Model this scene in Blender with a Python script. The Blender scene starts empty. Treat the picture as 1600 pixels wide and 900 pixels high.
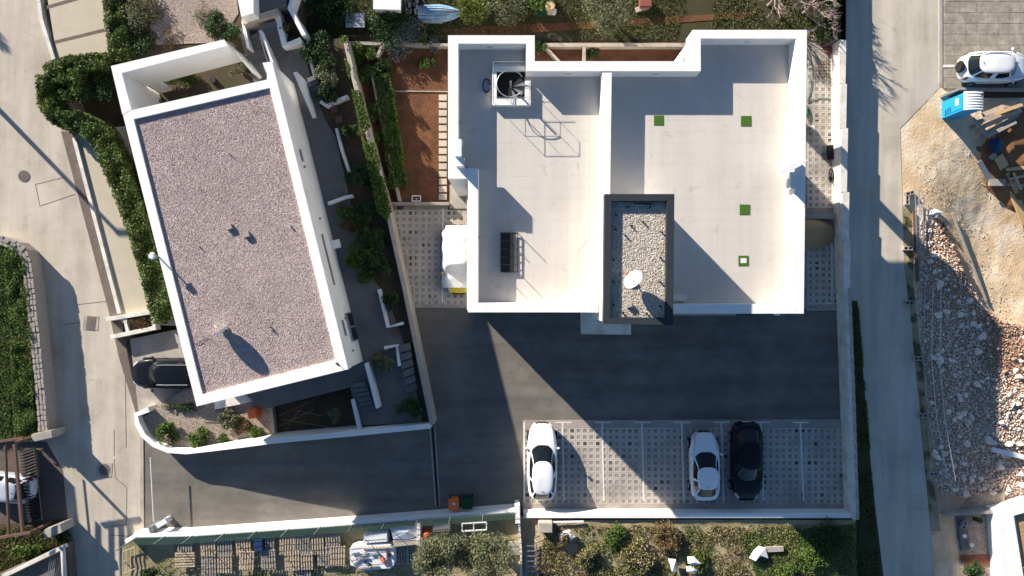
import bpy, bmesh, math, random
import numpy as np
from mathutils import Vector, Matrix, noise
random.seed(7); rng = np.random.default_rng(7)
scene = bpy.context.scene
col = scene.collection
# ---------------------------------------------------------------- camera, sky, sun, exposure
D = 42.68; S = 25.0                      # camera height, pixels of the photograph per metre on the ground
cam = bpy.data.cameras.new('camera'); cam.lens = 24.0; cam.sensor_width = 36.0; cam.clip_end = 2000
camo = bpy.data.objects.new('camera', cam); col.objects.link(camo); camo.location = (0, 0, D); scene.camera = camo
EL = math.radians(18.4); SUNV = Vector((-1, 1.03, 0)).normalized()
world = bpy.data.worlds.new('World'); scene.world = world; world.use_nodes = True
wn = world.node_tree; sky = wn.nodes.new('ShaderNodeTexSky'); sky.sky_type = 'NISHITA'; sky.sun_disc = False
sky.sun_elevation = EL; sky.sun_rotation = math.atan2(SUNV.x, SUNV.y)
bg = wn.nodes['Background']; sky.ozone_density = 4.0; sky.dust_density = .3; bg.inputs[1].default_value = 0.06
hs = wn.nodes.new('ShaderNodeHueSaturation'); hs.inputs['Saturation'].default_value = 1.02; wn.links.new(sky.outputs[0], hs.inputs['Color']); wn.links.new(hs.outputs[0], bg.inputs[0])
sun = bpy.data.lights.new('sun', 'SUN'); sun.energy = 5.0; sun.angle = math.radians(0.5); sun.color = (1, .905, .775)
suno = bpy.data.objects.new('sun', sun); col.objects.link(suno)
sd = Vector((SUNV.x*math.cos(EL), SUNV.y*math.cos(EL), math.sin(EL)))
suno.rotation_euler = sd.to_track_quat('Z', 'Y').to_euler(); suno.location = sd*60
vs = scene.view_settings; vs.view_transform = 'Standard'; vs.look = 'None'; vs.exposure = 1.24; vs.gamma = 1; vs.use_curve_mapping = False

# ---------------------------------------------------------------- helpers
def P(px, py, z=0.0):                    # surveyed plan position of a point seen in the photograph at height z
    k = (D - z)/D/S
    return Vector(((px - 800)*k, (450 - py)*k, z))
def V(px, py, z0, z1):                  # a true vertical, read at its top
    p = P(px, py, z1); return [Vector((p.x, p.y, z0)), p]
def off(o):
    v = Vector((0, 0, 0))
    while o is not None: v += o.location; o = o.parent
    return v
def tag(o, label=None, cat=None, group=None, kind=None):
    for k, v in (('label', label), ('category', cat), ('group', group), ('kind', kind)):
        if v: o[k] = v
    return o
def thing(name, label, cat, loc=(0, 0, 0), group=None):
    o = bpy.data.objects.new(name, None); o.empty_display_size = .2; col.objects.link(o); o.location = loc
    return tag(o, label, cat, group)
def addmesh(name, me, parent=None, **kw):
    o = bpy.data.objects.new(name, me); col.objects.link(o)
    if parent is not None: o.parent = parent
    return tag(o, **kw)
class MB:
    def __init__(s): s.v = []; s.f = []
    def prism(s, pts, z0, z1, cap=True):
        n = len(pts); a = sum(pts[i][0]*pts[(i+1) % n][1]-pts[(i+1) % n][0]*pts[i][1] for i in range(n))
        if a < 0: pts = pts[::-1]
        b = len(s.v)
        s.v += [(p[0], p[1], z0) for p in pts] + [(p[0], p[1], z1) for p in pts]
        s.f.append(tuple(range(b+n, b+2*n)))
        if cap: s.f.append(tuple(range(b+n-1, b-1, -1)))
        for i in range(n):
            j = (i+1) % n; s.f.append((b+i, b+j, b+n+j, b+n+i))
        return s
    def pp(s, px, z0, z1, zr=None):      # prism from photo points read at height zr
        return s.prism([P(x, y, z1 if zr is None else zr) for x, y in px], z0, z1)
    def box(s, c, d, rz=0, m=None):
        b = len(s.v); R = Matrix.Rotation(rz, 3, 'Z') if m is None else m
        for sz in (-1, 1):
            for sx, sy in ((-1, -1), (1, -1), (1, 1), (-1, 1)):
                p = R @ Vector((sx*d[0]/2, sy*d[1]/2, sz*d[2]/2)); s.v.append((c[0]+p.x, c[1]+p.y, c[2]+p.z))
        for q in ((3, 2, 1, 0), (4, 5, 6, 7), (0, 1, 5, 4), (1, 2, 6, 5), (2, 3, 7, 6), (3, 0, 4, 7)): s.f.append(tuple(b+i for i in q))
        return s
    def beam(s, a, b, w, h):             # box from a to b
        a = Vector(a); b = Vector(b); d = b-a; x = d.normalized()
        y = Vector((0, 0, 1)).cross(x)
        y = Vector((0, 1, 0)) if y.length < 1e-4 else y.normalized()
        z = x.cross(y); m = Matrix((x, y, z)).transposed()
        return s.box((a+b)/2, (d.length, w, h), m=m)
    def tube(s, path, r, n=8, r2=None, cap=True):
        path = [Vector(p) for p in path]; k = len(path); base = len(s.v)
        for i, p in enumerate(path):
            t = (path[min(i+1, k-1)]-path[max(i-1, 0)]).normalized()
            u = t.cross(Vector((0, 0, 1)))
            u = Vector((1, 0, 0)) if u.length < 1e-3 else u.normalized()
            w = t.cross(u); rr = r if r2 is None else r+(r2-r)*i/max(k-1, 1)
            for j in range(n):
                a = 2*math.pi*j/n; q = p+u*math.cos(a)*rr+w*math.sin(a)*rr; s.v.append(tuple(q))
        for i in range(k-1):
            for j in range(n):
                a = base+i*n+j; b = base+i*n+(j+1) % n; s.f.append((a, b, b+n, a+n))
        if cap:
            s.f.append(tuple(base+j for j in range(n))[::-1]); s.f.append(tuple(base+(k-1)*n+j for j in range(n)))
        return s
    def grid(s, fn, nu, nv):
        b = len(s.v)
        for i in range(nu+1):
            for j in range(nv+1): s.v.append(tuple(fn(i/nu, j/nv)))
        for i in range(nu):
            for j in range(nv):
                a = b+i*(nv+1)+j; s.f.append((a, a+nv+1, a+nv+2, a+1))
        return s
    def mesh(s, name, mat, smooth=False, bevel=0, o=Vector((0, 0, 0))):
        me = bpy.data.meshes.new(name)
        me.from_pydata([(x-o.x, y-o.y, z-o.z) for x, y, z in s.v], [], s.f)
        if bevel:
            bm = bmesh.new(); bm.from_mesh(me)
            es = [e for e in bm.edges if len(e.link_faces) == 2 and e.calc_face_angle(0) > .6]
            bmesh.ops.bevel(bm, geom=es, offset=bevel, segments=2, affect='EDGES', clamp_overlap=True)
            bm.to_mesh(me); bm.free()
        me.materials.append(mat)
        if smooth: me.polygons.foreach_set('use_smooth', [True]*len(me.polygons))
        me.update(); return me
    def build(s, name, mat, parent=None, smooth=False, bevel=0, **kw):
        return addmesh(name, s.mesh(name, mat, smooth, bevel, off(parent)), parent, **kw)
def wall_line(mb, pts, w, z0, z1):       # wall along photo points (read at z1), w metres thick
    W = [P(x, y, z1) for x, y in pts]; n = len(W); L = []; R = []
    for i in range(n):
        t = (W[min(i+1, n-1)]-W[max(i-1, 0)]).normalized(); q = Vector((-t.y, t.x, 0))*w/2
        L.append(W[i]+q); R.append(W[i]-q)
    return mb.prism(L+R[::-1], z0, z1)
def structure(name, px, z0, z1, mat): return MB().pp(px, z0, z1).build(name, mat, kind='structure')
def dup(root, loc, rz=0, label=None, group=None, sc=None):
    r = root.copy(); col.objects.link(r); r.location = loc; r.rotation_euler = (0, 0, rz)
    if sc: r.scale = (sc, sc, sc)
    if label: r['label'] = label
    if group: r['group'] = group
    for ch in list(root.children):
        c = ch.copy(); col.objects.link(c); c.parent = r
        for g in list(ch.children):
            d = g.copy(); col.objects.link(d); d.parent = c
    return r
ORD = ['first', 'second', 'third', 'fourth', 'fifth', 'sixth', 'seventh', 'eighth', 'ninth', 'tenth', 'eleventh', 'twelfth', 'thirteenth', 'fourteenth']

# ---------------------------------------------------------------- materials
def nodes(name):
    m = bpy.data.materials.new(name); m.use_nodes = True; nt = m.node_tree
    return m, nt, nt.nodes['Principled BSDF']
def N(nt, t, **kw):
    n = nt.nodes.new(t)
    for k, v in kw.items():
        if isinstance(k, str) and hasattr(n, k): setattr(n, k, v)
    return n
def tex(nt, scale, detail=5, rough=.6, kind='noise', pos=None):
    n = nt.nodes.new('ShaderNodeTexNoise' if kind == 'noise' else 'ShaderNodeTexVoronoi')
    n.inputs['Scale'].default_value = scale
    if kind == 'noise': n.inputs['Detail'].default_value = detail; n.inputs['Roughness'].default_value = rough
    nt.links.new(pos, n.inputs['Vector']); return n
def ramp(nt, fac, stops):
    r = nt.nodes.new('ShaderNodeValToRGB'); e = r.color_ramp.elements
    while len(e) < len(stops): e.new(.5)
    for i, (p, c) in enumerate(stops): e[i].position = p; e[i].color = (*c, 1)
    nt.links.new(fac, r.inputs[0]); return r.outputs[0]
def mix(nt, fac, a, b, mode='MIX'):
    n = nt.nodes.new('ShaderNodeMix'); n.data_type = 'RGBA'; n.blend_type = mode
    for s, v in ((n.inputs['Factor'], fac), (n.inputs['A'], a), (n.inputs['B'], b)):
        if isinstance(v, (int, float)): s.default_value = v
        elif isinstance(v, tuple): s.default_value = (*v, 1)
        else: nt.links.new(v, s)
    return n.outputs['Result']
def M(name, c1, c2=None, scale=2., rough=.85, bump=0., bscale=30., spec=.25, metal=0, stain=None, sscale=.25, speck=None, coat=0, streak=None):
    m, nt, b = nodes(name); c2 = c2 or tuple(x*.82 for x in c1)
    geo = nt.nodes.new('ShaderNodeNewGeometry'); pos = geo.outputs['Position']
    n1 = tex(nt, scale, 7, .65, pos=pos); c = ramp(nt, n1.outputs['Fac'], [(.3, c2), (.7, c1)])
    if stain:
        n2 = tex(nt, sscale, 6, .7, pos=pos); f = ramp(nt, n2.outputs['Fac'], [(.45, (0, 0, 0)), (.68, (1, 1, 1))]); c = mix(nt, f, c, stain)
    if streak:                            # long wheel-worn and washed streaks
        mp = nt.nodes.new('ShaderNodeMapping'); mp.inputs['Scale'].default_value = (.12, 1.3, 1) if streak[0] < 1 else (1.3, .12, 1); nt.links.new(pos, mp.inputs[0])
        n4 = tex(nt, streak[1], 5, .6, pos=mp.outputs[0]); f = ramp(nt, n4.outputs['Fac'], [(.38, (streak[2],)*3), (.6, (1.06, 1.06, 1.06))]); c = mix(nt, 1.0, c, f, 'MULTIPLY')
        n5 = tex(nt, .7, 8, .75, pos=pos); n5.inputs['Distortion'].default_value = 1.5; f = ramp(nt, n5.outputs['Fac'], [(.28, (.72, .72, .72)), (.42, (1, 1, 1))]); c = mix(nt, 1.0, c, f, 'MULTIPLY')
    if speck:
        n3 = tex(nt, speck[0], 2, .5, pos=pos); f = ramp(nt, n3.outputs['Fac'], [(.5, (1, 1, 1)), (.72, (speck[1],)*3)]); c = mix(nt, 1.0, c, f, 'MULTIPLY')
    nt.links.new(c, b.inputs['Base Color'])
    b.inputs['Roughness'].default_value = rough; b.inputs['Specular IOR Level'].default_value = spec; b.inputs['Metallic'].default_value = metal
    b.inputs['Coat Weight'].default_value = coat; b.inputs['Coat Roughness'].default_value = .04
    if bump:
        nb = tex(nt, bscale, 4, .6, pos=pos); bp = nt.nodes.new('ShaderNodeBump'); bp.inputs['Strength'].default_value = 1; bp.inputs['Distance'].default_value = bump
        nt.links.new(nb.outputs['Fac'], bp.inputs['Height']); nt.links.new(bp.outputs[0], b.inputs['Normal'])
    return m
def M_island(name, cols, rough=.8, trans=0., bump=0.):   # colour varies from leaf to leaf / stone to stone
    m, nt, b = nodes(name); geo = nt.nodes.new('ShaderNodeNewGeometry')
    n1 = tex(nt, .9, 3, pos=geo.outputs['Position'])
    ad = nt.nodes.new('ShaderNodeMath'); ad.operation = 'MULTIPLY_ADD'; nt.links.new(n1.outputs['Fac'], ad.inputs[0]); ad.inputs[1].default_value = .8
    sb = nt.nodes.new('ShaderNodeMath'); sb.operation = 'SUBTRACT'; nt.links.new(geo.outputs['Random Per Island'], sb.inputs[0]); sb.inputs[1].default_value = .4
    nt.links.new(sb.outputs[0], ad.inputs[2])
    c = ramp(nt, ad.outputs[0], [(i/(len(cols)-1), q) for i, q in enumerate(cols)])
    nt.links.new(c, b.inputs['Base Color']); b.inputs['Roughness'].default_value = rough; b.inputs['Specular IOR Level'].default_value = .25
    if trans:
        t = nt.nodes.new('ShaderNodeBsdfTranslucent'); nt.links.new(c, t.inputs[0]); ms = nt.nodes.new('ShaderNodeMixShader'); ms.inputs[0].default_value = trans
        nt.links.new(b.outputs[0], ms.inputs[1]); nt.links.new(t.outputs[0], ms.inputs[2]); nt.links.new(ms.outputs[0], nt.nodes['Material Output'].inputs[0])
    return m
def M_gravel(name, cols, size, bump=.02):
    m, nt, b = nodes(name); geo = nt.nodes.new('ShaderNodeNewGeometry'); pos = geo.outputs['Position']
    v = tex(nt, 1/size, kind='v', pos=pos); sep = nt.nodes.new('ShaderNodeSeparateColor'); nt.links.new(v.outputs['Color'], sep.inputs[0])
    c = ramp(nt, sep.outputs[0], [(i/(len(cols)-1), q) for i, q in enumerate(cols)])
    n2 = tex(nt, .5, 5, pos=pos); f = ramp(nt, n2.outputs['Fac'], [(.3, (.8, .8, .8)), (.7, (1.1, 1.1, 1.1))]); c = mix(nt, 1.0, c, f, 'MULTIPLY')
    nt.links.new(c, b.inputs['Base Color']); b.inputs['Roughness'].default_value = .9; b.inputs['Specular IOR Level'].default_value = .15
    bp = nt.nodes.new('ShaderNodeBump'); bp.invert = True; bp.inputs['Strength'].default_value = 1; bp.inputs['Distance'].default_value = bump
    nt.links.new(v.outputs['Distance'], bp.inputs['Height']); nt.links.new(bp.outputs[0], b.inputs['Normal'])
    return m
WHITE = M('white_render', (.83, .81, .78), (.79, .77, .74), 1.2, .8, .002, 60, stain=(.74, .72, .69), sscale=.9)
WHITE2 = M('aged_white_render', (.76, .73, .68), (.66, .62, .56), 1.0, .85, .003, 40, stain=(.5, .46, .4), sscale=1.3)
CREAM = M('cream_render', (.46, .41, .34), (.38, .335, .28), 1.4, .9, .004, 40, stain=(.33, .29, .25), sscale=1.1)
STREET = M('street_concrete', (.53, .475, .395), (.48, .43, .36), .8, .9, .004, 25, stain=(.4, .35, .285), sscale=.3, speck=(45, .85), streak=(1.3, .9, .88))
ROADE = M('east_road', (.56, .505, .42), (.51, .46, .385), .7, .9, .004, 25, stain=(.42, .38, .315), sscale=.35, speck=(45, .86), streak=(1.55, 1.0, .86))
GUTTER = M('gutter', (.16, .13, .115), (.11, .092, .08), 3, .92, .004, 30, stain=(.19, .15, .12), sscale=.8)
ASPHALT = M('asphalt', (.168, .154, .136), (.145, .133, .118), 1.1, .88, .004, 60, stain=(.215, .198, .175), sscale=.35, speck=(55, .75), streak=(.05, .8, .84))
CREAMPAVE = M('cream_paving', (.52, .46, .36), (.46, .41, .32), 1.5, .9, .002, 30, speck=(30, .9))
CONC = M('concrete', (.40, .37, .33), (.33, .30, .27), 2, .9, .004, 30, stain=(.26, .235, .21), sscale=.8)
PINKCONC = M('border_concrete', (.40, .34, .30), (.33, .28, .25), 2, .9, .004, 30, stain=(.25, .215, .19), sscale=.9)
PAVER = M('paver_concrete', (.54, .495, .44), (.48, .44, .395), 2.2, .92, .004, 50, stain=(.30, .27, .24), sscale=.5)
TILE_D = M('dark_terrace_tile', (.155, .15, .147), (.125, .122, .12), 1.5, .7, .002, 30, stain=(.13, .125, .12), sscale=.7)
TILE_R = M('roof_tile', (.545, .512, .465), (.53, .497, .45), .5, .75, .001, 30, stain=(.505, .472, .425), sscale=.45, streak=(1.57, .5, .975))
GROUT = M('grout', (.52, .48, .43), (.5, .46, .41), 4, .9)
BLACKM = M('black_metal', (.024, .025, .028), (.018, .019, .021), 5, .6, spec=.25)
COPING = M('anthracite_coping', (.03, .037, .045), (.025, .031, .038), 2, .6, spec=.3)
DARK = M('painted_void_dark', (.02, .02, .02), (.015, .015, .015), 4, .9)  # near-black stands in for the shade inside stair shaft and scuppers
GREYM = M('grey_metal', (.35, .36, .37), (.3, .31, .32), 4, .45, metal=.6, spec=.5)
GALV = M('galvanised', (.5, .51, .52), (.4, .41, .42), 6, .4, metal=.7, spec=.5)
REDSOIL = M('red_soil', (.19, .085, .042), (.13, .056, .03), 1.3, .95, .03, 9, stain=(.075, .035, .02), sscale=.45, speck=(16, .7))
SOIL = M('dark_soil', (.10, .068, .045), (.065, .047, .032), 1.8, .95, .03, 9, stain=(.055, .055, .026), sscale=.5)
GRASSG = M('grassy_ground', (.045, .05, .02), (.06, .045, .025), 1.2, .95, .03, 10, stain=(.03, .04, .013), sscale=.4)
LOTG = M('weedy_ground', (.44, .35, .22), (.33, .265, .16), .9, .95, .03, 8, stain=(.18, .17, .075), sscale=.35, speck=(14, .75))
PLOTG = M('dry_plot_ground', (.24, .17, .1), (.15, .11, .07), .5, .95, .02, 8, stain=(.1, .1, .05), sscale=.1)
PINKG = M_gravel('pink_gravel', [(.3, .23, .215), (.41, .325, .31), (.5, .41, .39), (.6, .51, .485)], .045)
GREYG = M_gravel('roof_pebbles', [(.26, .23, .19), (.42, .37, .31), (.54, .49, .42), (.64, .59, .52)], .075)
BEIGEG = M_gravel('garden_gravel', [(.2, .16, .13), (.32, .26, .21), (.42, .36, .3)], .06, .012)
BROWNPAVE = M('brown_paving', (.29, .26, .215), (.23, .205, .17), 2.5, .9, .004, 30, stain=(.4, .365, .305), sscale=1.6, speck=(8, .8))
WPAINT = M('white_line', (.74, .73, .7), (.6, .58, .55), 7, .7)
WOOD = M('weathered_wood', (.58, .46, .33), (.44, .345, .245), 6, .85, .003, 60)
WOODL = M('fresh_wood', (.62, .43, .22), (.5, .34, .17), 5, .8, .003, 60)
WOODG = M('grey_wood', (.42, .37, .315), (.3, .265, .225), 6, .85, .003, 60)
RUST = M('rusty_brown_steel', (.16, .09, .065), (.11, .062, .047), 6, .6, spec=.4)
LEAF_H = M_island('hedge_leaf', [(.03, .05, .012), (.065, .105, .022), (.11, .165, .035), (.18, .23, .065)], .6, .2)
LEAF_D = M_island('dark_leaf', [(.02, .042, .014), (.036, .075, .022), (.065, .115, .034)], .6, .2)
LEAF_G = M_island('garden_leaf', [(.035, .07, .014), (.07, .13, .024), (.125, .19, .04), (.17, .22, .06)], .65, .25)
LEAF_Y = M_island('lime_leaf', [(.06, .09, .015), (.11, .15, .025), (.17, .19, .045)], .65, .25)
LEAF_O = M_island('olive_leaf', [(.075, .088, .04), (.125, .14, .068), (.185, .195, .105), (.27, .265, .165)], .65, .2)
LEAF_S = M_island('silver_leaf', [(.11, .13, .11), (.18, .2, .17), (.26, .28, .24)], .7, .15)
LEAF_B = M_island('dry_leaf', [(.1, .06, .03), (.17, .1, .045), (.2, .15, .06), (.11, .11, .04)], .75, .15)
GRASS = M_island('grass_blade', [(.04, .06, .014), (.08, .105, .027), (.14, .145, .05), (.24, .2, .09)], .75, .2)
LAWN = M_island('lawn_blade', [(.05, .1, .015), (.08, .15, .022), (.12, .19, .035)], .75, .2)
BARK = M('bark', (.13, .1, .08), (.08, .065, .05), 8, .9, .01, 30)
BAREB = M('bare_branch', (.33, .25, .22), (.24, .18, .16), 8, .85)
TURF = M('artificial_turf', (.06, .145, .016), (.045, .115, .012), 25, .9, .01, 90)
GLASS = M('dark_glass', (.01, .013, .016), (.008, .01, .012), 3, .08, spec=.35)
P_WHITE = M('white_car_paint', (.78, .79, .8), (.77, .78, .79), 1, .3, spec=.5, coat=.8)
P_BLACK = M('black_car_paint', (.006, .007, .010), (.005, .006, .009), 1, .3, spec=.25, coat=.12)
P_YELLOW = M('yellow_car_paint', (.7, .5, .02), (.68, .48, .02), 1, .3, spec=.5, coat=.8)
P_SILVER = M('pale_blue_car_paint', (.45, .5, .58), (.44, .49, .56), 1, .3, spec=.5, coat=.8)
RUBBER = M('tyre_rubber', (.02, .02, .02), (.015, .015, .015), 8, .85)
PLASTIC = M('black_plastic', (.02, .02, .021), (.017, .017, .018), 8, .6)
LAMPG = M('lamp_lens', (.62, .65, .68), (.5, .52, .55), 14, .12, spec=.6)
LAMPR = M('red_lens', (.32, .012, .012), (.26, .01, .01), 14, .15, spec=.6)
CLOTH = M('car_cover_cloth', (.76, .74, .71), (.70, .68, .65), 2, .85, .012, 7)
ORANGE = M('orange_plastic', (.88, .19, .05), (.82, .17, .04), 5, .55)
GREENP = M('green_plastic', (.012, .06, .03), (.01, .05, .025), 5, .55)
BLUEP = M('blue_plastic', (.012, .30, .62), (.01, .26, .56), 4, .5)
WPLAST = M('white_plastic', (.76, .77, .78), (.7, .71, .72), 4, .5)
BOATB = M('boat_blue', (.11, .27, .47), (.20, .37, .55), 5, .6, stain=(.40, .52, .62), sscale=2)
HOSEG = M('green_hose', (.01, .14, .09), (.01, .11, .07), 5, .5)
HOSEB = M('dark_blue_hose', (.02, .05, .12), (.018, .04, .1), 5, .5)
MESHG = M('green_mesh', (.035, .085, .068), (.03, .07, .057), 12, .8)
REDT = M('red_brick_tile', (.24, .085, .06), (.19, .07, .05), 6, .85, .004, 30)
SAND = M('sand', (.44, .29, .15), (.36, .23, .12), 1.2, .95, .02, 7)
ROCK = M_island('limestone_rubble', [(.4, .28, .21), (.52, .4, .32), (.62, .51, .43), (.72, .63, .55)], .9)
ROCKR = M_island('earthy_rubble', [(.24, .13, .08), (.36, .22, .145), (.5, .36, .26)], .95)
PEB_P = M_island('pink_pebble', [(.28, .21, .2), (.37, .29, .278), (.46, .375, .36), (.6, .51, .49)], .9)
PEB_G = M_island('grey_pebble', [(.34, .3, .25), (.54, .48, .4), (.66, .6, .52), (.76, .7, .62)], .9)
def M_infill():                          # gravel in the paver openings, each opening a little different
    m, nt, b = nodes('paver_infill'); geo = nt.nodes.new('ShaderNodeNewGeometry')
    mp = nt.nodes.new('ShaderNodeVectorMath'); mp.operation = 'SNAP'; nt.links.new(geo.outputs['Position'], mp.inputs[0]); mp.inputs[1].default_value = (.4, .4, 9)
    w = nt.nodes.new('ShaderNodeTexWhiteNoise'); nt.links.new(mp.outputs[0], w.inputs[0])
    c = ramp(nt, w.outputs[0], [(0, (.06, .05, .043)), (.04, (.1, .088, .075)), (.1, (.27, .245, .21)), (1, (.36, .325, .285))])
    n = tex(nt, 30, 3, pos=geo.outputs['Position']); f = ramp(nt, n.outputs['Fac'], [(.35, (.6, .6, .6)), (.65, (1.15, 1.15, 1.15))])
    nt.links.new(mix(nt, 1.0, c, f, 'MULTIPLY'), b.inputs['Base Color']); b.inputs['Roughness'].default_value = .95
    return m
INFILL = M_infill()

# ---------------------------------------------------------------- foliage and scatter helpers
def quads_mesh(name, V, mat):
    n = len(V)//4; me = bpy.data.meshes.new(name)
    me.vertices.add(4*n); me.vertices.foreach_set('co', np.asarray(V, dtype=np.float32).ravel())
    me.loops.add(4*n); me.loops.foreach_set('vertex_index', np.arange(4*n, dtype=np.int32))
    me.polygons.add(n); me.polygons.foreach_set('loop_start', np.arange(0, 4*n, 4, dtype=np.int32)); me.polygons.foreach_set('loop_total', np.full(n, 4, dtype=np.int32))
    me.materials.append(mat); me.update(calc_edges=True); return me
def unit(a): return a/np.maximum(np.linalg.norm(a, axis=-1, keepdims=True), 1e-9)
def leaf_quads(C, size, up=.5, wide=.5, tdir=None):
    n = len(C); nrm = unit(rng.normal(size=(n, 3))+np.array([0, 0, up]))
    t = rng.normal(size=(n, 3)) if tdir is None else tdir+rng.normal(size=(n, 3))*.35
    t = unit(t-nrm*(t*nrm).sum(1, keepdims=True)); b = np.cross(nrm, t)
    s = (size*rng.uniform(.6, 1.3, n))[:, None]
    return np.stack([C-t*s, C+b*s*wide, C+t*s, C-b*s*wide], 1).reshape(-1, 3)
def blob_pts(n, blobs, shell=.45):
    w = np.array([b[1]*b[2] for b in blobs]); idx = rng.choice(len(blobs), n, p=w/w.sum())
    c = np.array([b[0] for b in blobs])[idx]; r = np.array([b[1:4] for b in blobs])[idx]
    return c+unit(rng.normal(size=(n, 3)))*r*(rng.uniform(0, 1, n)**shell)[:, None]
def make_blobs(c, rx, ry, rz, k, f=.45):
    out = []
    for i in range(k):
        a = random.random()*6.283; q = random.random()**.5*.72; e = random.uniform(-.6, .85)
        r = f*random.uniform(.7, 1.25)
        out.append((( c[0]+math.cos(a)*q*rx, c[1]+math.sin(a)*q*ry, c[2]+e*rz*math.sqrt(max(0, 1-q*q))), rx*r, ry*r, rz*r))
    return out
def shrub(name, label, px, py, z, r, h, mat, n=900, leaf=.07, k=9, cat='shrub', group=None, ry=None, stem=True):
    p = P(px, py, z+h*.6); p.z = z; ry = ry or r
    root = thing(name, label, cat, p, group)
    bl = make_blobs((0, 0, h*.55), r, ry, h*.5, k)
    C = blob_pts(n, bl); C[:, 2] = np.maximum(C[:, 2], .03)
    addmesh('foliage', quads_mesh('foliage', leaf_quads(C, leaf), mat), root)
    m = MB()
    for b in bl[:5]: m.tube([p, p+Vector((b[0][0]*.5, b[0][1]*.5, b[0][2]*.6)), p+Vector(b[0])], .03, 5, .008)
    m.build('stem', BARK, root); return root
def tree(name, label, px, py, z, rc, hc, htr, mat, n, leaf, k=16, cat='tree', group=None, ry=None, f=.36):
    p = P(px, py, z+htr+hc*.5); p.z = z; ry = ry or rc
    root = thing(name, label, cat, p, group)
    bl = make_blobs((0, 0, htr+hc*.5), rc, ry, hc*.5, k, f)
    C = blob_pts(n, bl, .5)
    addmesh('crown', quads_mesh('crown', leaf_quads(C, leaf, .4, .3), mat), root)
    m = MB(); m.tube([p, p+Vector((.06, .03, htr*.5)), p+Vector((0, .05, htr))], .16, 8, .1)
    for b in bl:
        q = p+Vector(b[0]); s = p+Vector((0, .05, htr*.9)); mid = (s+q)/2+Vector((random.uniform(-.1, .1), random.uniform(-.1, .1), -.1))
        m.tube([s, mid, q], .06, 5, .015)
    m.build('trunk', BARK, root); return root
def bare_tree(name, label, px, py, z, h, spread, seed, cat='tree', group=None, mat=None):
    R = random.Random(seed); p = P(px, py, z); root = thing(name, label, cat, p, group); m = MB(); t = MB()
    t.tube([p, p+Vector((.05, 0, h*.2)), p+Vector((0, .08, h*.35))], .1, 7, .07)
    def br(a, d, L, r, dep):
        q = a+d*L; mid = a+d*L*.5+Vector((R.uniform(-1, 1), R.uniform(-1, 1), R.uniform(-.3, 1)))*L*.08
        m.tube([a, mid, q], r, 4, r*.55, False)
        if dep:
            for i in range(3 if dep > 1 else 4):
                dd = (d+Vector((R.uniform(-1, 1), R.uniform(-1, 1), R.uniform(-.5, .6)))*.75).normalized(); br(a+(q-a)*R.uniform(.45, 1), dd, L*R.uniform(.55, .75), r*.58, dep-1)
    for i in range(6):
        a = i*1.047+R.uniform(-.4, .4); br(p+Vector((0, .08, h*.33)), Vector((math.cos(a)*spread, math.sin(a)*spread, R.uniform(.5, 1))).normalized(), h*.3, .05, 3)
    t.build('trunk', mat or BAREB, root); m.build('branches', mat or BAREB, root); return root
def poly_pts(n, poly):
    poly = np.array([(p[0], p[1]) for p in poly]); lo = poly.min(0); hi = poly.max(0); out = []
    while sum(map(len, out)) < n:
        q = rng.uniform(lo, hi, (n*2, 2)); ins = np.zeros(len(q), bool)
        for i in range(len(poly)):
            a = poly[i]; b = poly[i-1]; c = ((a[1] > q[:, 1]) != (b[1] > q[:, 1]))
            with np.errstate(divide='ignore', invalid='ignore'): x = (b[0]-a[0])*(q[:, 1]-a[1])/(b[1]-a[1])+a[0]
            ins ^= c & (q[:, 0] < x)
        out.append(q[ins])
    return np.concatenate(out)[:n]
def patchy(q, scale, lo):                # keep points in clumps
    k = np.array([noise.noise(Vector((x*scale, y*scale, 3.3))) for x, y in q]); return q[k > lo]
def grass(name, label, px, z, n, mat, size=.07, lo=-2, scale=.7, parent=None, zf=None):
    q = patchy(poly_pts(n, [P(x, y, z) for x, y in px]), scale, lo)
    zz = np.full(len(q), z) if zf is None else np.array([zf(x, y) for x, y in q])
    C = np.column_stack([q, zz+rng.uniform(.01, size*1.1, len(q))])
    return addmesh(name, quads_mesh(name, leaf_quads(C, size, .1, .28), mat), None, label=label, cat='grass', kind='stuff')
OCT_V = np.array([(1, 0, 0), (-1, 0, 0), (0, 1, 0), (0, -1, 0), (0, 0, 1), (0, 0, -1)], float)
OCT_F = np.array([(0, 2, 4), (2, 1, 4), (1, 3, 4), (3, 0, 4), (2, 0, 5), (1, 2, 5), (3, 1, 5), (0, 3, 5)])
def pebbles(name, C, r, mat, parent=None, **kw):
    n = len(C); A = rng.normal(size=(n, 3, 3)); Q, _ = np.linalg.qr(A)
    V = OCT_V[None]*rng.uniform(.55, 1.25, (n, 6, 1)); V = np.einsum('nij,nkj->nik', V, Q)*(np.asarray(r)*np.ones(n))[:, None, None]; V[:, :, 2] *= .7
    V = V+C[:, None, :]-np.array(off(parent))
    F = (OCT_F[None]+(np.arange(n)*6)[:, None, None]).reshape(-1, 3)
    me = bpy.data.meshes.new(name); me.vertices.add(6*n); me.vertices.foreach_set('co', V.astype(np.float32).ravel())
    me.loops.add(24*n); me.loops.foreach_set('vertex_index', F.astype(np.int32).ravel())
    me.polygons.add(8*n); me.polygons.foreach_set('loop_start', np.arange(0, 24*n, 3, dtype=np.int32)); me.polygons.foreach_set('loop_total', np.full(8*n, 3, dtype=np.int32))
    me.materials.append(mat); me.update(calc_edges=True); return addmesh(name, me, parent, **kw)
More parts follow.
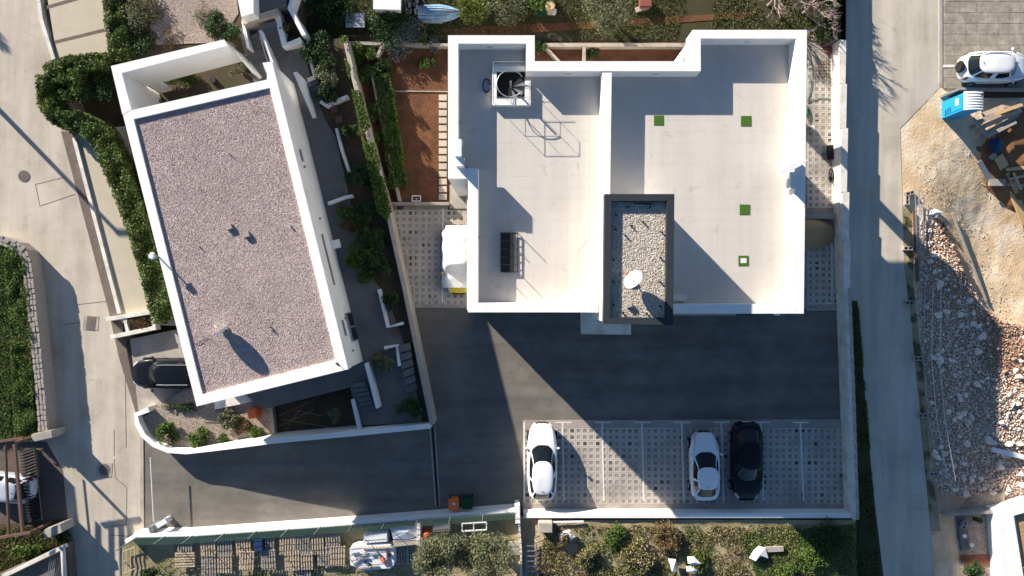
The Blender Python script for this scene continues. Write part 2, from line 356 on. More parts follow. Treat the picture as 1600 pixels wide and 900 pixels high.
def hedge(name, label, pts, w, z0, h, mat, dens=900, leaf=.075, cat='hedge'):
    W = [P(x, y, z0+h) for x, y in pts]; root = thing(name, label, cat, Vector((W[0].x, W[0].y, z0))); o = np.array(root.location)
    core = MB(); Cs = []
    for a, b in zip(W[:-1], W[1:]):
        a = Vector((a.x, a.y, 0)); b = Vector((b.x, b.y, 0)); L = (b-a).length; t = (b-a).normalized(); q = Vector((-t.y, t.x, 0))
        core.beam(a+Vector((0, 0, z0+h*.42)), b+Vector((0, 0, z0+h*.42)), w*.72, h*.8)
        n = int(dens*L*(w+h)); u = rng.uniform(-.1, L+.1, n); s = rng.uniform(-1, 1, n); zz = rng.uniform(.05, 1, n)
        side = rng.uniform(0, 1, n) < .5; zz = np.where(side, rng.uniform(.05, 1, n), rng.uniform(.84, 1.06, n)); s = np.where(side, np.sign(s)*rng.uniform(.74, 1.05, n), s)
        X = np.array(a)[None]+np.outer(u, np.array(t))+np.outer(s*w/2, np.array(q)); X[:, 2] = z0+zz*h
        k = np.array([noise.noise(Vector((x*1.5, y*1.5, z*1.5))) for x, y, z in X]); X += np.column_stack([np.zeros((n, 2)), k*.22*h*zz]); X[:, 0] += k*.16; X[:, 1] -= k*.13
        Cs.append(X)
    C = np.concatenate(Cs)-o
    addmesh('foliage', quads_mesh('foliage', leaf_quads(C, leaf, .6), mat), root); core.build('dark_core', SOIL, root); return root  # solid dark core added to block the view between the leaves

LEAF_W = M_island('weed_leaf', [(.07, .085, .025), (.13, .145, .045), (.22, .2, .085), (.36, .29, .15), (.46, .38, .24)], .75, .2)

STONE = M('wall_stone', (.36, .32, .29), (.28, .245, .22), 5, .95, .015, 14)
# ---------------------------------------------------------------- the setting: ground, streets, yards
MB().box((0, 0, -1.65), (500, 500, .3)).build('ground', PLOTG, kind='structure')
structure('west_street', [(-500, -400), (50, -400), (62, 0), (90, 105), (125, 205), (188, 500), (215, 640), (225, 690), (222, 835), (190, 862), (188, 1200), (-500, 1200)], -1.45, 0, STREET)
structure('street_gutter', [(95, 205), (117, 205), (187, 490), (206, 590), (236, 642), (214, 652), (186, 560), (168, 480)], -.2, .006, GUTTER)
structure('concrete_path', [(118, 205), (260, 190), (290, 510), (190, 505)], -.3, .05, CREAMPAVE)
pv = structure('cream_paving', [(55, -120), (200, -120), (220, 120), (92, 110)], -.3, .05, CREAMPAVE)
m = MB()
for a, b in (((70, 12), (126, -4)), ((84, 66), (166, 46))):
    wall_line(MB(), [a, b], .2, .02, .056).build('paving_band', GUTTER, pv)
structure('asphalt_courtyard', [(226, 688), (300, 700), (420, 690), (670, 655), (600, 300), (735, 300), (760, 440), (1260, 440), (1260, 478), (1320, 478), (1335, 655), (1330, 662), (817, 662), (817, 800), (500, 835), (198, 850), (222, 835)], -1.45, .012, ASPHALT)
structure('east_road', [(1312, -400), (1470, -400), (1473, 132), (1407, 200), (1413, 420), (1424, 500), (1434, 620), (1448, 760), (1461, 900), (1480, 1200), (1400, 1200), (1375, 900), (1357, 760), (1345, 620), (1333, 480), (1316, 300)], -1.45, 0, ROADE)
structure('north_ground', [(470, -400), (1322, -400), (1322, 72), (540, 72), (470, 60)], -1.45, .0, GRASSG)
structure('vegetable_garden', [(545, 66), (735, 66), (735, 322), (603, 322)], -1.4, .06, REDSOIL)
structure('back_garden', [(820, 66), (1120, 66), (1120, 170), (820, 170)], -1.4, .06, REDSOIL)
structure('earth_path', [(690, 44), (900, 34), (1180, 18), (1180, 26), (1000, 40), (900, 46), (700, 60)], -.3, .03, REDSOIL)
PLOT = structure('paved_lot', [(1473, -400), (1900, -400), (1900, 136), (1473, 136)], -1.45, .03, BROWNPAVE)
SLAB = MB().box((0, 0, 0), (.67, .67, .05)).mesh('paving_slab', BROWNPAVE, bevel=.008)
for i in range(11):
    for j in range(13):
        o = addmesh('paving_slab', SLAB, PLOT); o.location = P(1483.5+i*17, -74+j*17, .04)+Vector((0, 0, random.uniform(-.006, .006))); o.rotation_euler = (random.uniform(-.012, .012), random.uniform(-.012, .012), 0)
structure('lot_kerb', [(1468, -400), (1473, -400), (1473, 136), (1468, 130)], -1.4, .07, CONC)
MB().pp([(1475, 101), (1492, 101), (1492, 105), (1475, 105)], .0, .085).build('parking_line', WPAINT, label='short white parking line beside the white off-road car', cat='line')
# street fixtures
def manhole(label, px, py, r, sq=0, rect=None):
    t = thing('manhole_cover', label, 'manhole', P(px, py, 0))
    if sq: MB().box(P(px, py, .006), (sq, sq*.95, .02), -.06).build('surround', CONC, t)
    if rect: MB().box(P(px, py, .018), (rect[0], rect[1], .02), -.12).build('cover', GUTTER, t)
    else: MB().tube(V(px, py, 0, .024), r, 24).build('cover', GUTTER, t)
manhole('round manhole cover in the concrete near the long pole shadow', 37, 275, .36)
manhole('round manhole cover in a pale square below the driveway kerb', 163, 734, .36, .95)
manhole('rectangular drain cover in a pale surround beside the planter', 142, 505, .3, .95, (.55, .85))
manhole('square cover with pale surround in the cream paving', 108, 59, .3, .85, (.55, .6))
m = MB()
for a, b in (((178, 672), (178, 712)), ((178, 718), (180, 747)), ((180, 747), (198, 762)), ((198, 762), (197, 820)), ((197, 820), (172, 823)), ((55, 288), (62, 322)), ((55, 288), (100, 277)), ((62, 322), (118, 303)), ((120, 476), (172, 470)), ((100, 507), (125, 504)), ((195, 560), (197, 700)), ((172, 836), (200, 838))):
    wall_line(m, [a, b], .035, -.02, .007)
m.build('tar_joints', GUTTER, label='dark joints and patch edges in the street concrete', cat='joint', kind='stuff')
def kerb(label, pts, w, z1, mat, name='kerb_wall', z0=-.2): return wall_line(MB(), pts, w, z0, z1).build(name, mat, bevel=.015, label=label, cat='kerb' if z1 < .7 else 'wall')
kerb('low white kerb wall between the street and cream paving', [(57, -20), (64, 30), (87, 104)], .24, .2, WHITE2)
kerb('low pale kerb wall between the gutter and the path', [(115, 215), (186, 490)], .24, .2, WHITE2)
kerb('flush cream kerb strip where the driveway meets the street', [(221, 682), (222, 838)], .24, .05, CREAM, 'kerb_strip')
# planter by the street
t = thing('street_planter', 'white walled planter with orange-green plants beside the street', 'planter', P(205, 506, 0))
for q in ([(165, 499), (240, 487)], [(172, 527), (243, 512)]): wall_line(MB(), q, .26, 0, .6).build('planter_wall', WHITE2, t, bevel=.01)
for q in ([(194, 496), (199, 519)], [(236, 490), (241, 510)]): wall_line(MB(), q, .2, 0, .55).build('planter_wall', WHITE2, t, bevel=.01)
MB().pp([(194, 496), (237, 489), (241, 511), (199, 519)], 0, .4).build('soil', SOIL, t)
shrub('planter_plant', 'orange and green ground plants filling the white street planter', 217, 503, .35, .75, .3, LEAF_B, 900, .05, ry=.42)
# garage forecourt
structure('garage_forecourt', [(203, 530), (395, 490), (395, 640), (238, 655), (216, 640)], -.2, .05, CONC)
# curved wall + driveway north wall of the west house
cw = [(232, 640), (212, 648), (214, 662), (224, 681), (240, 695), (262, 704), (290, 706), (420, 690), (560, 677), (672, 666)]
def sloped_wall(name, pz, w, z0, mat, **kw):
    W = [P(*q) for q in pz]; n = len(W); m = MB()
    for i in range(n):
        t = W[min(i+1, n-1)]-W[max(i-1, 0)]; t.z = 0; t.normalize(); q = Vector((-t.y, t.x, 0))*w/2
        a = W[i]+q; b = W[i]-q; m.v += [tuple(a), tuple(b), (b.x, b.y, z0), (a.x, a.y, z0)]
    for i in range(n-1):
        for j in range(4): k = (j+1) % 4; m.f.append((4*i+j, 4*i+k, 4*i+4+k, 4*i+4+j))
    m.f += [(3, 2, 1, 0), (4*n-4, 4*n-3, 4*n-2, 4*n-1)]
    o = m.build(name, mat, **kw); bm = bmesh.new(); bm.from_mesh(o.data); bmesh.ops.recalc_face_normals(bm, faces=bm.faces); bm.to_mesh(o.data); bm.free(); return o
sloped_wall('garden_wall', [(x, y, 1.05+.75*min(1, max(0, (x-285)/130))) for x, y in cw[:7]]+[(330, 701.5, 1.45), (375, 696, 1.85), (420, 690, 2.2), (560, 677, 2.2), (640, 669, 2.0), (672, 666, 1.8)], .3, 0, WHITE, label='white curved garden wall bordering the asphalt driveway', cat='wall')  # eastward rise added so the wall's shadow reaches farther over the driveway
structure('gravel_bed', [(218, 655), (300, 600), (425, 600), (425, 690), (290, 703), (240, 690)], -.2, .55, BEIGEG)
structure('sunken_lawn', [(425, 590), (556, 560), (562, 675), (425, 690)], -.2, .3, SOIL)
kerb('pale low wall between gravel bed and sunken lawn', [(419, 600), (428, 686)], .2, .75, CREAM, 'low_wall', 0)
# west plot terrace
PL = structure('house_plot', [(185, -300), (480, -300), (470, 60), (541, 60), (601, 322), (641, 480), (672, 662), (562, 672), (556, 590), (420, 610), (380, 600), (360, 520), (275, 505), (200, 200), (190, 130), (185, 95)], -.5, 1.2, SOIL)
structure('terrace_walkway', [(372, 45), (432, 25), (446, 70), (470, 62), (485, 120), (492, 150), (510, 190), (525, 215), (545, 305), (550, 330), (585, 440), (598, 455), (618, 500), (640, 560), (660, 660), (560, 665), (520, 480), (430, 130), (395, 130)], .5, 1.28, TILE_D)
def steps(label, pts4, n, z0, z1, mat=TILE_D):
    # pts4: a,b at the top edge, c,d at the bottom edge
    t = thing('garden_steps', label, 'steps', P(*pts4[0], z1))
    a, b, c, d = [Vector((*q, 0)) for q in pts4]
    for i in range(n):
        f0 = i/n; f1 = (i+1)/n; z = z1+(z0-z1)*i/n
        q = [a.lerp(d, f0), b.lerp(c, f0), b.lerp(c, f1-.02), a.lerp(d, f1-.02)]
        MB().pp([(p.x, p.y) for p in q], z0-.3, z).build('step', mat, t)
    return t
steps('dark steps beside the white fin wall of the west house', [(480, 122), (494, 116), (506, 160), (488, 168)], 6, 1.3, 1.85)
steps('dark steps up to the north terrace behind the white wall', [(404, 40), (430, 32), (448, 84), (424, 92)], 7, 1.3, 2.1)
steps('narrow grey steps left of the glass balustrade', [(388, 56), (402, 52), (412, 74), (390, 78)], 4, 1.3, 1.7)
steps('blue-grey steps at the south end of the walkway', [(548, 600), (570, 597), (586, 640), (566, 645)], 6, 1.3, 1.85)
steps('long side steps along the boundary wall', [(622, 540), (640, 536), (652, 610), (635, 618)], 6, 1.3, 1.75)
kerb('white stair wall with sloping end south of the west house', [(572, 568), (590, 638)], .22, 2.1, WHITE, 'stair_wall', 0)
kerb('white wall beside the sunken lawn and stairs', [(551, 624), (562, 672)], .25, 1.5, WHITE, 'stair_wall', 0)
kerb('white planter edge holding the olive shrub', [(600, 544), (620, 540), (624, 572)], .2, 1.65, WHITE, 'planter_edge', .5)
kerb('white planter edge along the lower walkway', [(592, 452), (606, 511), (630, 505)], .2, 1.6, WHITE, 'planter_edge', .5)
kerb('white planter edge along the upper walkway', [(512, 318), (540, 308), (551, 306)], .2, 1.6, WHITE, 'planter_edge', .5)
kerb('slim white border along the middle walkway', [(525, 200), (534, 236), (545, 268)], .16, 1.55, WHITE, 'planter_edge', .5)
kerb('white curved edge below the round green shrub', [(500, 158), (510, 165), (524, 158), (543, 150)], .2, 1.65, WHITE, 'planter_edge', .5)
kerb('thin white border beside the upper terrace', [(481, 78), (493, 128)], .16, 1.6, WHITE, 'planter_edge', .5)
kerb('broad white planter wall by the upper stairs', [(432, 22), (444, 70), (470, 62)], .35, 2.0, WHITE, 'planter_edge', .5)
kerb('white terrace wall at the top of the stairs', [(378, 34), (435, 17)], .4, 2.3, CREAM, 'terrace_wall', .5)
kerb('white side wall left of the narrow steps', [(379, 32), (388, 75)], .18, 2.0, WHITE, 'terrace_wall', .5)
kerb('slanting white garden wall east of the north terrace', [(462, -20), (452, 12), (475, 55)], .25, 2.2, WHITE, 'terrace_wall', .5)
# glass balustrade wall
t = thing('balustrade', 'white stair wall with glass balustrade above the north steps', 'balustrade', P(410, 70, 1.3))
wall_line(MB(), [(406, 47), (427, 104)], .16, 1.2, 2.4).build('wall', WHITE, t); wall_line(MB(), [(403, 47), (418, 96)], .02, 1.3, 2.5).build('glass_panel', GREYM, t)
# grey building block at the top
t = thing('neighbour_house', 'bluish white house corner with dark flat roof at top edge', 'house', P(380, 0, 1.2))
MB().pp([(352, -90), (394, -100), (396, 20), (377, 26)], 1.2, 3.2).build('wall', WHITE, t)
MB().pp([(396, -100), (450, -100), (446, 8), (398, 20)], 1.2, 2.3).build('roof', TILE_D, t)
structure('pebble_yard', [(230, -200), (350, -200), (372, 20), (345, 66), (235, 70)], .8, 1.25, M_gravel('yard_pebbles', [(.2, .15, .13), (.3, .24, .21), (.38, .32, .28)], .06, .012))
# boundary walls
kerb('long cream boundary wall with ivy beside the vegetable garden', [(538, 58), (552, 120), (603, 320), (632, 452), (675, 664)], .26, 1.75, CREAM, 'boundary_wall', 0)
kerb('thin cream wall dividing the vegetable beds', [(579, 108), (588, 150), (606, 235), (624, 314)], .16, .55, CREAM, 'bed_wall', 0)
kerb('low cream wall north of the vegetable garden', [(545, 67), (702, 70)], .2, .5, CREAM, 'bed_wall', 0)
kerb('short slanting cream wall beside the silver shrubs', [(598, 70), (588, 90)], .2, .5, CREAM, 'bed_wall', 0)
kerb('pinkish wall between garden and paved parking', [(598, 318), (702, 318)], .2, .45, PINKCONC, 'bed_wall', 0)
kerb('thin timber edge across the red soil', [(612, 142), (700, 143)], .07, .12, CREAM, 'garden_edging', 0)
kerb('cream wall behind the back garden', [(848, 70), (1085, 70)], .25, .5, CREAM, 'bed_wall', 0)
kerb('slanting cream wall in the back garden', [(850, 70), (885, 108)], .16, .5, CREAM, 'bed_wall', 0)
kerb('short cross wall dividing the back garden', [(913, 72), (913, 110)], .2, .5, CREAM, 'bed_wall', 0)
# wire fence behind the gardens
t = thing('wire_fence', 'dark wire fence along the back garden wall', 'fence', P(800, 64, 0))
for x in range(560, 1085, 62): MB().tube([P(x, 66, 0), P(x, 66, 0)+Vector((0, 0, 1.2))], .025, 6).build('post', BLACKM, t)
for z in (.3, .6, .9, 1.18): MB().tube([P(548, 66, 0)+Vector((0, 0, z)), P(1085, 66, 0)+Vector((0, 0, z))], .008, 4).build('wire', BLACKM, t)
# stepping stones
st = thing('stepping_path', 'row of pale rectangular stepping slabs beside the white house', 'path', P(691, 230, 0))
sm = None
for i in range(14):
    y = 153+i*11.9
    if sm is None:
        sm = MB().box((0, 0, .03), (.5, .37, .12)).mesh('slab', CREAMPAVE, bevel=.01)
    o = addmesh('slab', sm, st); o.location = P(692, y, .06)-st.location; o.rotation_euler.z = random.uniform(-.02, .02)
# parking with grid pavers
def ring_mesh():
    m = MB(); a = .192; h = .115
    V = [(-a, -a), (a, -a), (a, a), (-a, a)]; W = [(-h, -h), (h, -h), (h, h), (-h, h)]
    m.v = [(x, y, .05) for x, y in V]+[(x, y, .05) for x, y in W]+[(x, y, 0) for x, y in V]+[(x, y, 0) for x, y in W]
    for i in range(4):
        j = (i+1) % 4; m.f += [(i, j, 4+j, 4+i), (8+i, 8+j, j, i), (4+i, 4+j, 12+j, 12+i)]
    return m
RING = ring_mesh().mesh('paver', PAVER)
def parking(name, px, org, nx, ny, skip=None, z=.045, bed=INFILL, most=300):
    base = structure(name, px, -1.4, z, bed); o = P(*org, 0); cells = []
    for i in range(nx):
        for j in range(ny):
            if skip and skip(i, j): continue
            cells.append((o.x+i*.4, o.y-j*.4))
    random.shuffle(cells)
    one = cells[:most]; rest = cells[most:]
    for x, y in one:
        q = addmesh('paver', RING, base); q.location = (x, y, z-.036+random.uniform(-.003, .003))
    if rest:
        mb = MB(); r = ring_mesh()
        for x, y in rest:
            b = len(mb.v); dz = z-.036+random.uniform(-.003, .003); mb.v += [(vx+x, vy+y, vz+dz) for vx, vy, vz in r.v]; mb.f += [tuple(b+k for k in f) for f in r.f]
        mb.build('paver_field', PAVER, base, kind='stuff')
    return base
sp = parking('parking_paving', [(817, 657), (1322, 655), (1330, 800), (817, 802)], (824, 673), 50, 12)
for q in ([(817, 657), (1322, 655), (1322, 667), (817, 669)], [(817, 787), (1327, 787), (1328, 800), (817, 802)]):
    MB().pp(q, 0, .066).build('border', PINKCONC, sp)
wp = parking('side_parking_paving', [(604, 322), (735, 322), (735, 479), (640, 479)], (621, 333), 12, 15, lambda i, j: 621+i*10 < 616+j*10*.225)
MB().pp([(604, 322), (612, 322), (648, 479), (640, 479)], 0, .066).build('border', PINKCONC, wp)
MB().pp([(640, 476), (735, 476), (735, 481), (641, 481)], 0, .066).build('border', PINKCONC, wp)
ep = parking('east_side_paving', [(1200, 60), (1310, 60), (1322, 481), (1200, 481)], (1266, 80), 5, 41, lambda i, j: 24 < j < 31)
MB().pp([(1250, 476), (1322, 476), (1322, 482), (1250, 482)], 0, .066).build('border', PINKCONC, ep)
LZ = .07
def line(label, a, b, w=.1): wall_line(MB(), [a, b], w, .03, LZ).build('parking_line', WPAINT, label=label, cat='line')
for i in range(8):
    x = 819+i*62
    if i == 0: line('white bay line at the asphalt side of the white estate car', (819, 660), (819, 785))
    else: line(f'white parking bay line, {ORD[i]} from the west end of the bays', (x-2, 661), (x+i*.4, 783))
    if i: line(f'short white cap on the {ORD[i]} bay line', (x-14, 660), (x+12, 660), .07)
line('white line beside the covered car in the side parking', (692, 326), (691, 474))
line('short white line in the shaded east paving', (1290, 474), (1301, 474), .08)
line('white bay line beside the shaded east wall', (1300, 380), (1300, 470), .07)
# drain channel
t = thing('drain_channel', 'long drain channel with pale edges across the driveway', 'drain', P(680, 730, 0))
wall_line(MB(), [(672, 668), (681, 790)], .1, -.05, .03).build('edge', CONC, t); wall_line(MB(), [(679, 668), (687, 790)], .08, -.05, .03).build('edge', CONC, t); wall_line(MB(), [(675.5, 668), (684, 790)], .17, -.05, .02).build('grate', BLACKM, t)
# south walls
kerb('white boundary wall between the driveway and the pallet yard', [(196, 848), (212, 838), (300, 836), (500, 822), (813, 798)], .3, 1.0, WHITE, 'boundary_wall', -1.4)
wall_line(MB(), [(808, 790), (809, 818)], .3, -1.4, 1.15).build('wall_pier', WHITE, label='white wall end pier beside the parking corner', cat='pier')
structure('driveway_ledge', [(230, 833), (500, 815), (812, 788), (812, 795), (500, 824), (230, 838)], -.3, .06, CONC)
kerb('white wall along the south end of the parking bays', [(818, 806), (1337, 806)], .3, .95, WHITE, 'boundary_wall', -1.4)
t = thing('east_boundary_wall', 'long white boundary wall with stone coping beside the east road', 'wall', P(1315, 450, 0))
ew = [(1316, 62), (1318, 200), (1320, 300), (1325, 450), (1331, 600), (1338, 812)]
wall_line(MB(), ew, .36, -1.4, 1.22).build('wall', WHITE2, t)
L = [P(x, y, 1.24) for x, y in ew]
for a, b in zip(L[3:-1], L[4:]):
    k = int((b-a).length/.55)
    for i in range(k):
        c = a.lerp(b, (i+.5)/k); MB().box((c.x+.1, c.y, 1.25), (.16, .5+random.uniform(-.03, .03), .06), -.03).build('coping_stone', CREAM, t)
for a, b in zip(L[:3], L[1:4]):
    k = max(1, int((b-a).length/2))
    for i in range(k): c = a.lerp(b, (i+.5)/k); MB().box((c.x, c.y, 1.235), (.4, (b-a).length/k-.015, .05), -.02).build('coping_stone', WHITE2, t)
MB().pp([(1255, 334), (1312, 334), (1312, 342), (1255, 342)], 0, .5).build('step_wall', CONC, bevel=.01, label='low concrete step wall across the east side passage', cat='wall')
# sand heap in the side passage
def heap(u, v):
    p = P(1222+u*86, 340+v*52, 0); h = max(0, 1-((u-.45)/.5)**2-((v-.45)/.5)**2); return (p.x, p.y, .03+.75*h**.7+.03*noise.noise(p*2.3))
MB().grid(heap, 24, 20).build('sand_heap', SAND, smooth=True, label='brown sand heap in the shaded east passage', cat='heap')
# ---------------------------------------------------------------- main building
ZT = 6.9; ZF = 5.94
bld = thing('apartment_building', 'white two-storey flat-roofed apartment building with tiled roof terraces', 'building', P(990, 270, 0))
out = [(700, 55), (835.5, 55), (835.5, 95.5), (1082.5, 95.5), (1082.5, 46.5), (1261, 46.5), (1256, 490), (945, 490), (945, 488), (731, 488), (731, 279), (700, 279)]
notch1 = [(700, 55), (835.5, 55), (835.5, 95.5), (1082.5, 95.5), (1082.5, 150), (1259, 150), (1256, 490), (945, 490), (945, 488), (731, 488), (731, 279), (700, 279)]
notch2 = [(700, 55), (835.5, 55), (835.5, 95.5), (1082.5, 95.5), (1082.5, 205), (1259, 205), (1256, 490), (945, 490), (945, 488), (731, 488), (731, 279), (700, 279)]
MB().pp(notch1, -1.3, 3.2, ZT).build('ground_floor_wall', WHITE, bld)
MB().pp(notch2, 3.2, 5.5, ZT).build('first_floor_wall', WHITE, bld)
MB().pp(out, 5.5, 5.9, ZT).build('roof_slab', WHITE, bld)
MB().pp([(1240, 50), (1257, 50), (1257, 66), (1240, 66)], 0, 5.5, ZT).build('column', WHITE, bld)
MB().pp([(1086, 50), (1100, 50), (1100, 66), (1086, 66)], 0, 5.5, ZT).build('column', WHITE, bld)
MB().pp([(1246, 152), (1258, 152), (1258, 162), (1246, 162)], 3.2, 4.3, ZT).build('balcony_pier', WHITE, bld)
MB().pp([(1090, 152), (1244, 152), (1244, 154), (1090, 154)], 3.2, 4.2, ZT).build('balcony_glass', GREYM, bld)
MB().pp([(698, 281), (731, 281), (731, 320), (698, 320)], 0, .12, 2.0).build('side_terrace', CONC, bld)
par = [[(700, 55), (835.5, 55), (835.5, 68), (700, 68)], [(700, 68), (716, 68), (716, 263), (700, 263)], [(700, 263), (747, 263), (747, 279), (700, 279)], [(731, 279), (747, 279), (747, 473), (731, 473)], [(731, 473), (935, 473), (935, 488), (731, 488)],
       [(822, 68), (835.5, 68), (835.5, 95.5), (822, 95.5)], [(822, 95.5), (1082.5, 95.5), (1082.5, 111), (822, 111)], [(1082.5, 46.5), (1095, 46.5), (1095, 111), (1082.5, 111)], [(1095, 46.5), (1261, 46.5), (1261, 60), (1095, 60)],
       [(1244, 60), (1261, 60), (1256.2, 475), (1239.2, 475)], [(1053, 475), (1256.2, 475), (1256, 490), (1053, 490)]]
for q in par: MB().pp(q, 5.9, ZT, ZT).build('parapet', WHITE, bld)
MB().pp([(941, 111), (956, 111), (951, 480), (936, 480)], 5.9, ZT-.03, ZT).build('dividing_parapet', WHITE, bld)
MB().pp(out, 5.9, 5.905, ZT).build('grout_bed', GROUT, bld)
# roof tiles, every slab its own piece
tm = MB().box((0, 0, .014), (.597, .597, .028)).mesh('floor_tile', TILE_R)
def tiles(x0, y0, x1, y1, ok, most, name):
    a = P(x0, y0, ZF); b = P(x1, y1, ZF); rest = MB(); n = 0
    for i in range(int((b.x-a.x)/.6)+1):
        for j in range(int((a.y-b.y)/.6)+1):
            x = a.x+.3+i*.6; y = a.y-.3-j*.6
            if not ok(x, y): continue
            n += 1; z = 5.912+random.uniform(-.0015, .0015)
            if n <= most: o = addmesh('floor_tile', tm, bld); o.location = Vector((x, y, z))-bld.location
            else: rest.box((x, y, z+.014), (.597, .597, .028))
    if rest.v: rest.build('floor_tile_field', TILE_R, bld, kind='stuff')
def inpx(x, y, z): k = (D-z)/D/S; return 800+x/k, 450-y/k
def okL(x, y):
    u, v = inpx(x, y, 5.94)
    return 712 < u < 936 and 66 < v < 478 and not (v < 112 and u > 824) and not (u < 738 and v > 270) and not (772 < u < 824 and 101 < v < 160)
def okR(x, y):
    u, v = inpx(x, y, 5.94)
    return 951 < u < 1240 and 66 < v < 480 and not (v < 114 and u < 1092) and not (u < 1050 and v > 312)
tiles(712, 66, 936, 478, okL, 150, 'l'); tiles(948, 66, 1242, 480, okR, 150, 'r')
# scuppers
for x, y in ((765, 73), (887, 115), (1024, 115), (1166, 65)):
    p = P(x, y, 6.25); MB().box((p.x, p.y-.02, 6.4), (.3, .1, .07)).build('scupper', DARK, bld)
for x, y in ((1236, 130), (1234, 210), (1232, 380)): p = P(x, y, 6.3); MB().box((p.x-.0, p.y, 6.3), (.06, .1, .07)).build('wall_light', GREYM, bld)
# windows on the facades
def window(c, w, h, face, parent, mat=GLASS):
    d = {'s': (0, -1), 'n': (0, 1), 'w': (-1, 0), 'e': (1, 0)}[face]; hor = face in 'sn'
    f = MB(); t = .07
    dims = lambda a, b: (a, .08, b) if hor else (.08, a, b)
    for q in (-1, 1):
        off_ = Vector((q*(w/2-t/2), 0, 0)) if hor else Vector((0, q*(w/2-t/2), 0)); f.box(Vector(c)+off_, dims(t, h)); f.box(Vector(c)+Vector((0, 0, q*(h/2-t/2))), dims(w-2*t, t))
    o = f.build('window', BLACKM, parent); MB().box(c, (w-2*t, .03, h-2*t) if hor else (.03, w-2*t, h-2*t)).build('pane', mat, o)
ys = P(800, 488, ZT).y; xw = P(731, 400, ZT).x; xe = P(1258, 400, ZT).x
for x in (-1.5, 1.2, 3.6): window((x, ys-.02, 4.5), 1.4, 1.4, 's', bld); window((x, ys-.02, 1.5), 1.6, 2.1, 's', bld)
for x in (10, 12.6, 15): window((x, P(0, 490, ZT).y-.02, 4.5), 1.4, 1.4, 's', bld); window((x, P(0, 490, ZT).y-.02, 1.5), 1.6, 2.1, 's', bld)
for y in (4, 1.2): window((xw-.02, y, 4.5), 1.3, 1.4, 'w', bld); window((xw-.02, y, 1.5), 1.3, 1.6, 'w', bld)
for y in (10.5, 7.5): window((P(700, 0, ZT).x-.02, y, 4.5), 1.3, 1.4, 'w', bld); window((P(700, 0, ZT).x-.02, y, 1.4), 1.8, 2.1, 'w', bld)
# stair tower
tw = [(946, 304), (1053, 304), (1051, 507), (944, 505)]; ZB = 9.1
MB().pp([(948, 306), (1051, 306), (1049.5, 505), (945.5, 503.5)], 0, 8.7, ZB).build('stair_tower_wall', WHITE, bld)
o4 = [(945, 303), (1054, 303), (1052, 508), (943, 506)]; i4 = [(956, 314), (1042, 314), (1040.5, 496.5), (953.5, 496)]
for i in range(4):
    j = (i+1) % 4; MB().pp([o4[i], o4[j], i4[j], i4[i]], 8.55, ZB, ZB).build('metal_coping', COPING, bld, bevel=.008)
MB().pp(i4, 8.6, 8.8, ZB).build('pebble_bed', GREYG, bld)
q = poly_pts(14000, [P(x, y, ZB) for x, y in i4]); pebbles('roof_pebbles', np.column_stack([q, 8.8+rng.uniform(-.015, .015, len(q))]), rng.uniform(.016, .034, len(q)), PEB_G, bld, kind='stuff')
for x, y in ((980, 323), (1015, 323), (962, 336), (961, 358), (958, 405), (958, 440), (958, 476), (972, 488), (1009, 489), (1031, 478), (1031, 440), (1031, 402), (1033, 362), (1004, 346), (986, 353), (976, 367)):
    p = P(x, y, 8.85); MB().tube([(p.x, p.y, 8.78), (p.x+.03, p.y-.02, 8.95)], .035, 6, .05).build('ballast_peg', PLASTIC, bld)
p = P(983, 477, 8.85); MB().box((p.x, p.y, 8.9), (.3, .22, .2), .3).build('vent_block', CONC, bld, bevel=.02)
MB().tube([P(990, 318, 8.8)+Vector((0, 0, .06)), P(1020, 319, 8.8)+Vector((0, 0, .06))], .03, 6).build('pipe', BLACKM, bld)
# entrance canopy and ledges
MB().pp([(907, 470), (986, 470), (986, 523), (908, 522)], 2.85, 3.05).build('entrance_canopy', WHITE2, bld, bevel=.01)
MB().pp([(1053, 480), (1150, 480), (1150, 493), (1053, 493)], 5.0, 5.3).build('ledge', CONC, bld)
MB().pp([(1053, 460), (1073, 460), (1073, 470), (1053, 470)], 5.94, 6.35).build('roof_step', WHITE2, bld, bevel=.01)
MB().box(P(938.5, 398, 6.85)+Vector((0, 0, .05)), (.1, .28, .1)).build('junction_box', GREYM, bld)
for x, y in ((719, 191), (748, 371), (729, 262)): MB().box(P(x, y, 6.5), (.07, .14, .12)).build('wall_light', GREYM, bld)
p = P(1221, 491, 6); MB().box((p.x, P(0, 490, ZT).y-.08, 5.4), (.3, .16, .12)).build('wall_light', WPLAST, bld)

# roof stair opening
rs = thing('roof_stair_hatch', 'white kerbed spiral stair opening with thin steel railing on the left roof', 'stairwell', P(798, 132, ZF))
x0, y0, x1, y1 = 769, 103, 829, 164; w = 7
for q in ([(x0, y0), (x1-8, y0), (x1-8, y0+w), (x0, y0+w)], [(x0, y1-w-3), (x1, y1-w-3), (x1, y1), (x0, y1)], [(x0, y0+w), (x0+w, y0+w), (x0+w, y1-w-3), (x0, y1-w-3)], [(x1-w-2, 126), (x1, 126), (x1, y1-w-3), (x1-w-2, y1-w-3)]):
    MB().pp(q, 5.9, 6.25, 6.25).build('kerb', WHITE, rs)
MB().pp([(x0+w, y0+w), (x1-w-2, y0+w), (x1-w-2, y1-w-3), (x0+w, y1-w-3)], 5.94, 5.955, 6.25).build('shaft_dark_sheet', DARK, rs)  # flat sheet, the stairwell's unlit depth is painted on
c = P(798, 136, 6.1)
for i in range(7):
    a = i*.36-1.5; d = Vector((math.cos(a), math.sin(a), 0)); n = Vector((-d.y, d.x, 0)); z = 6.0+i*.022
    MB().prism([c+d*.08, c+d*.72-n*.16, c+d*.72+n*.12], z, z+.02).build('tread', GREYM if i % 2 else BLACKM, rs)
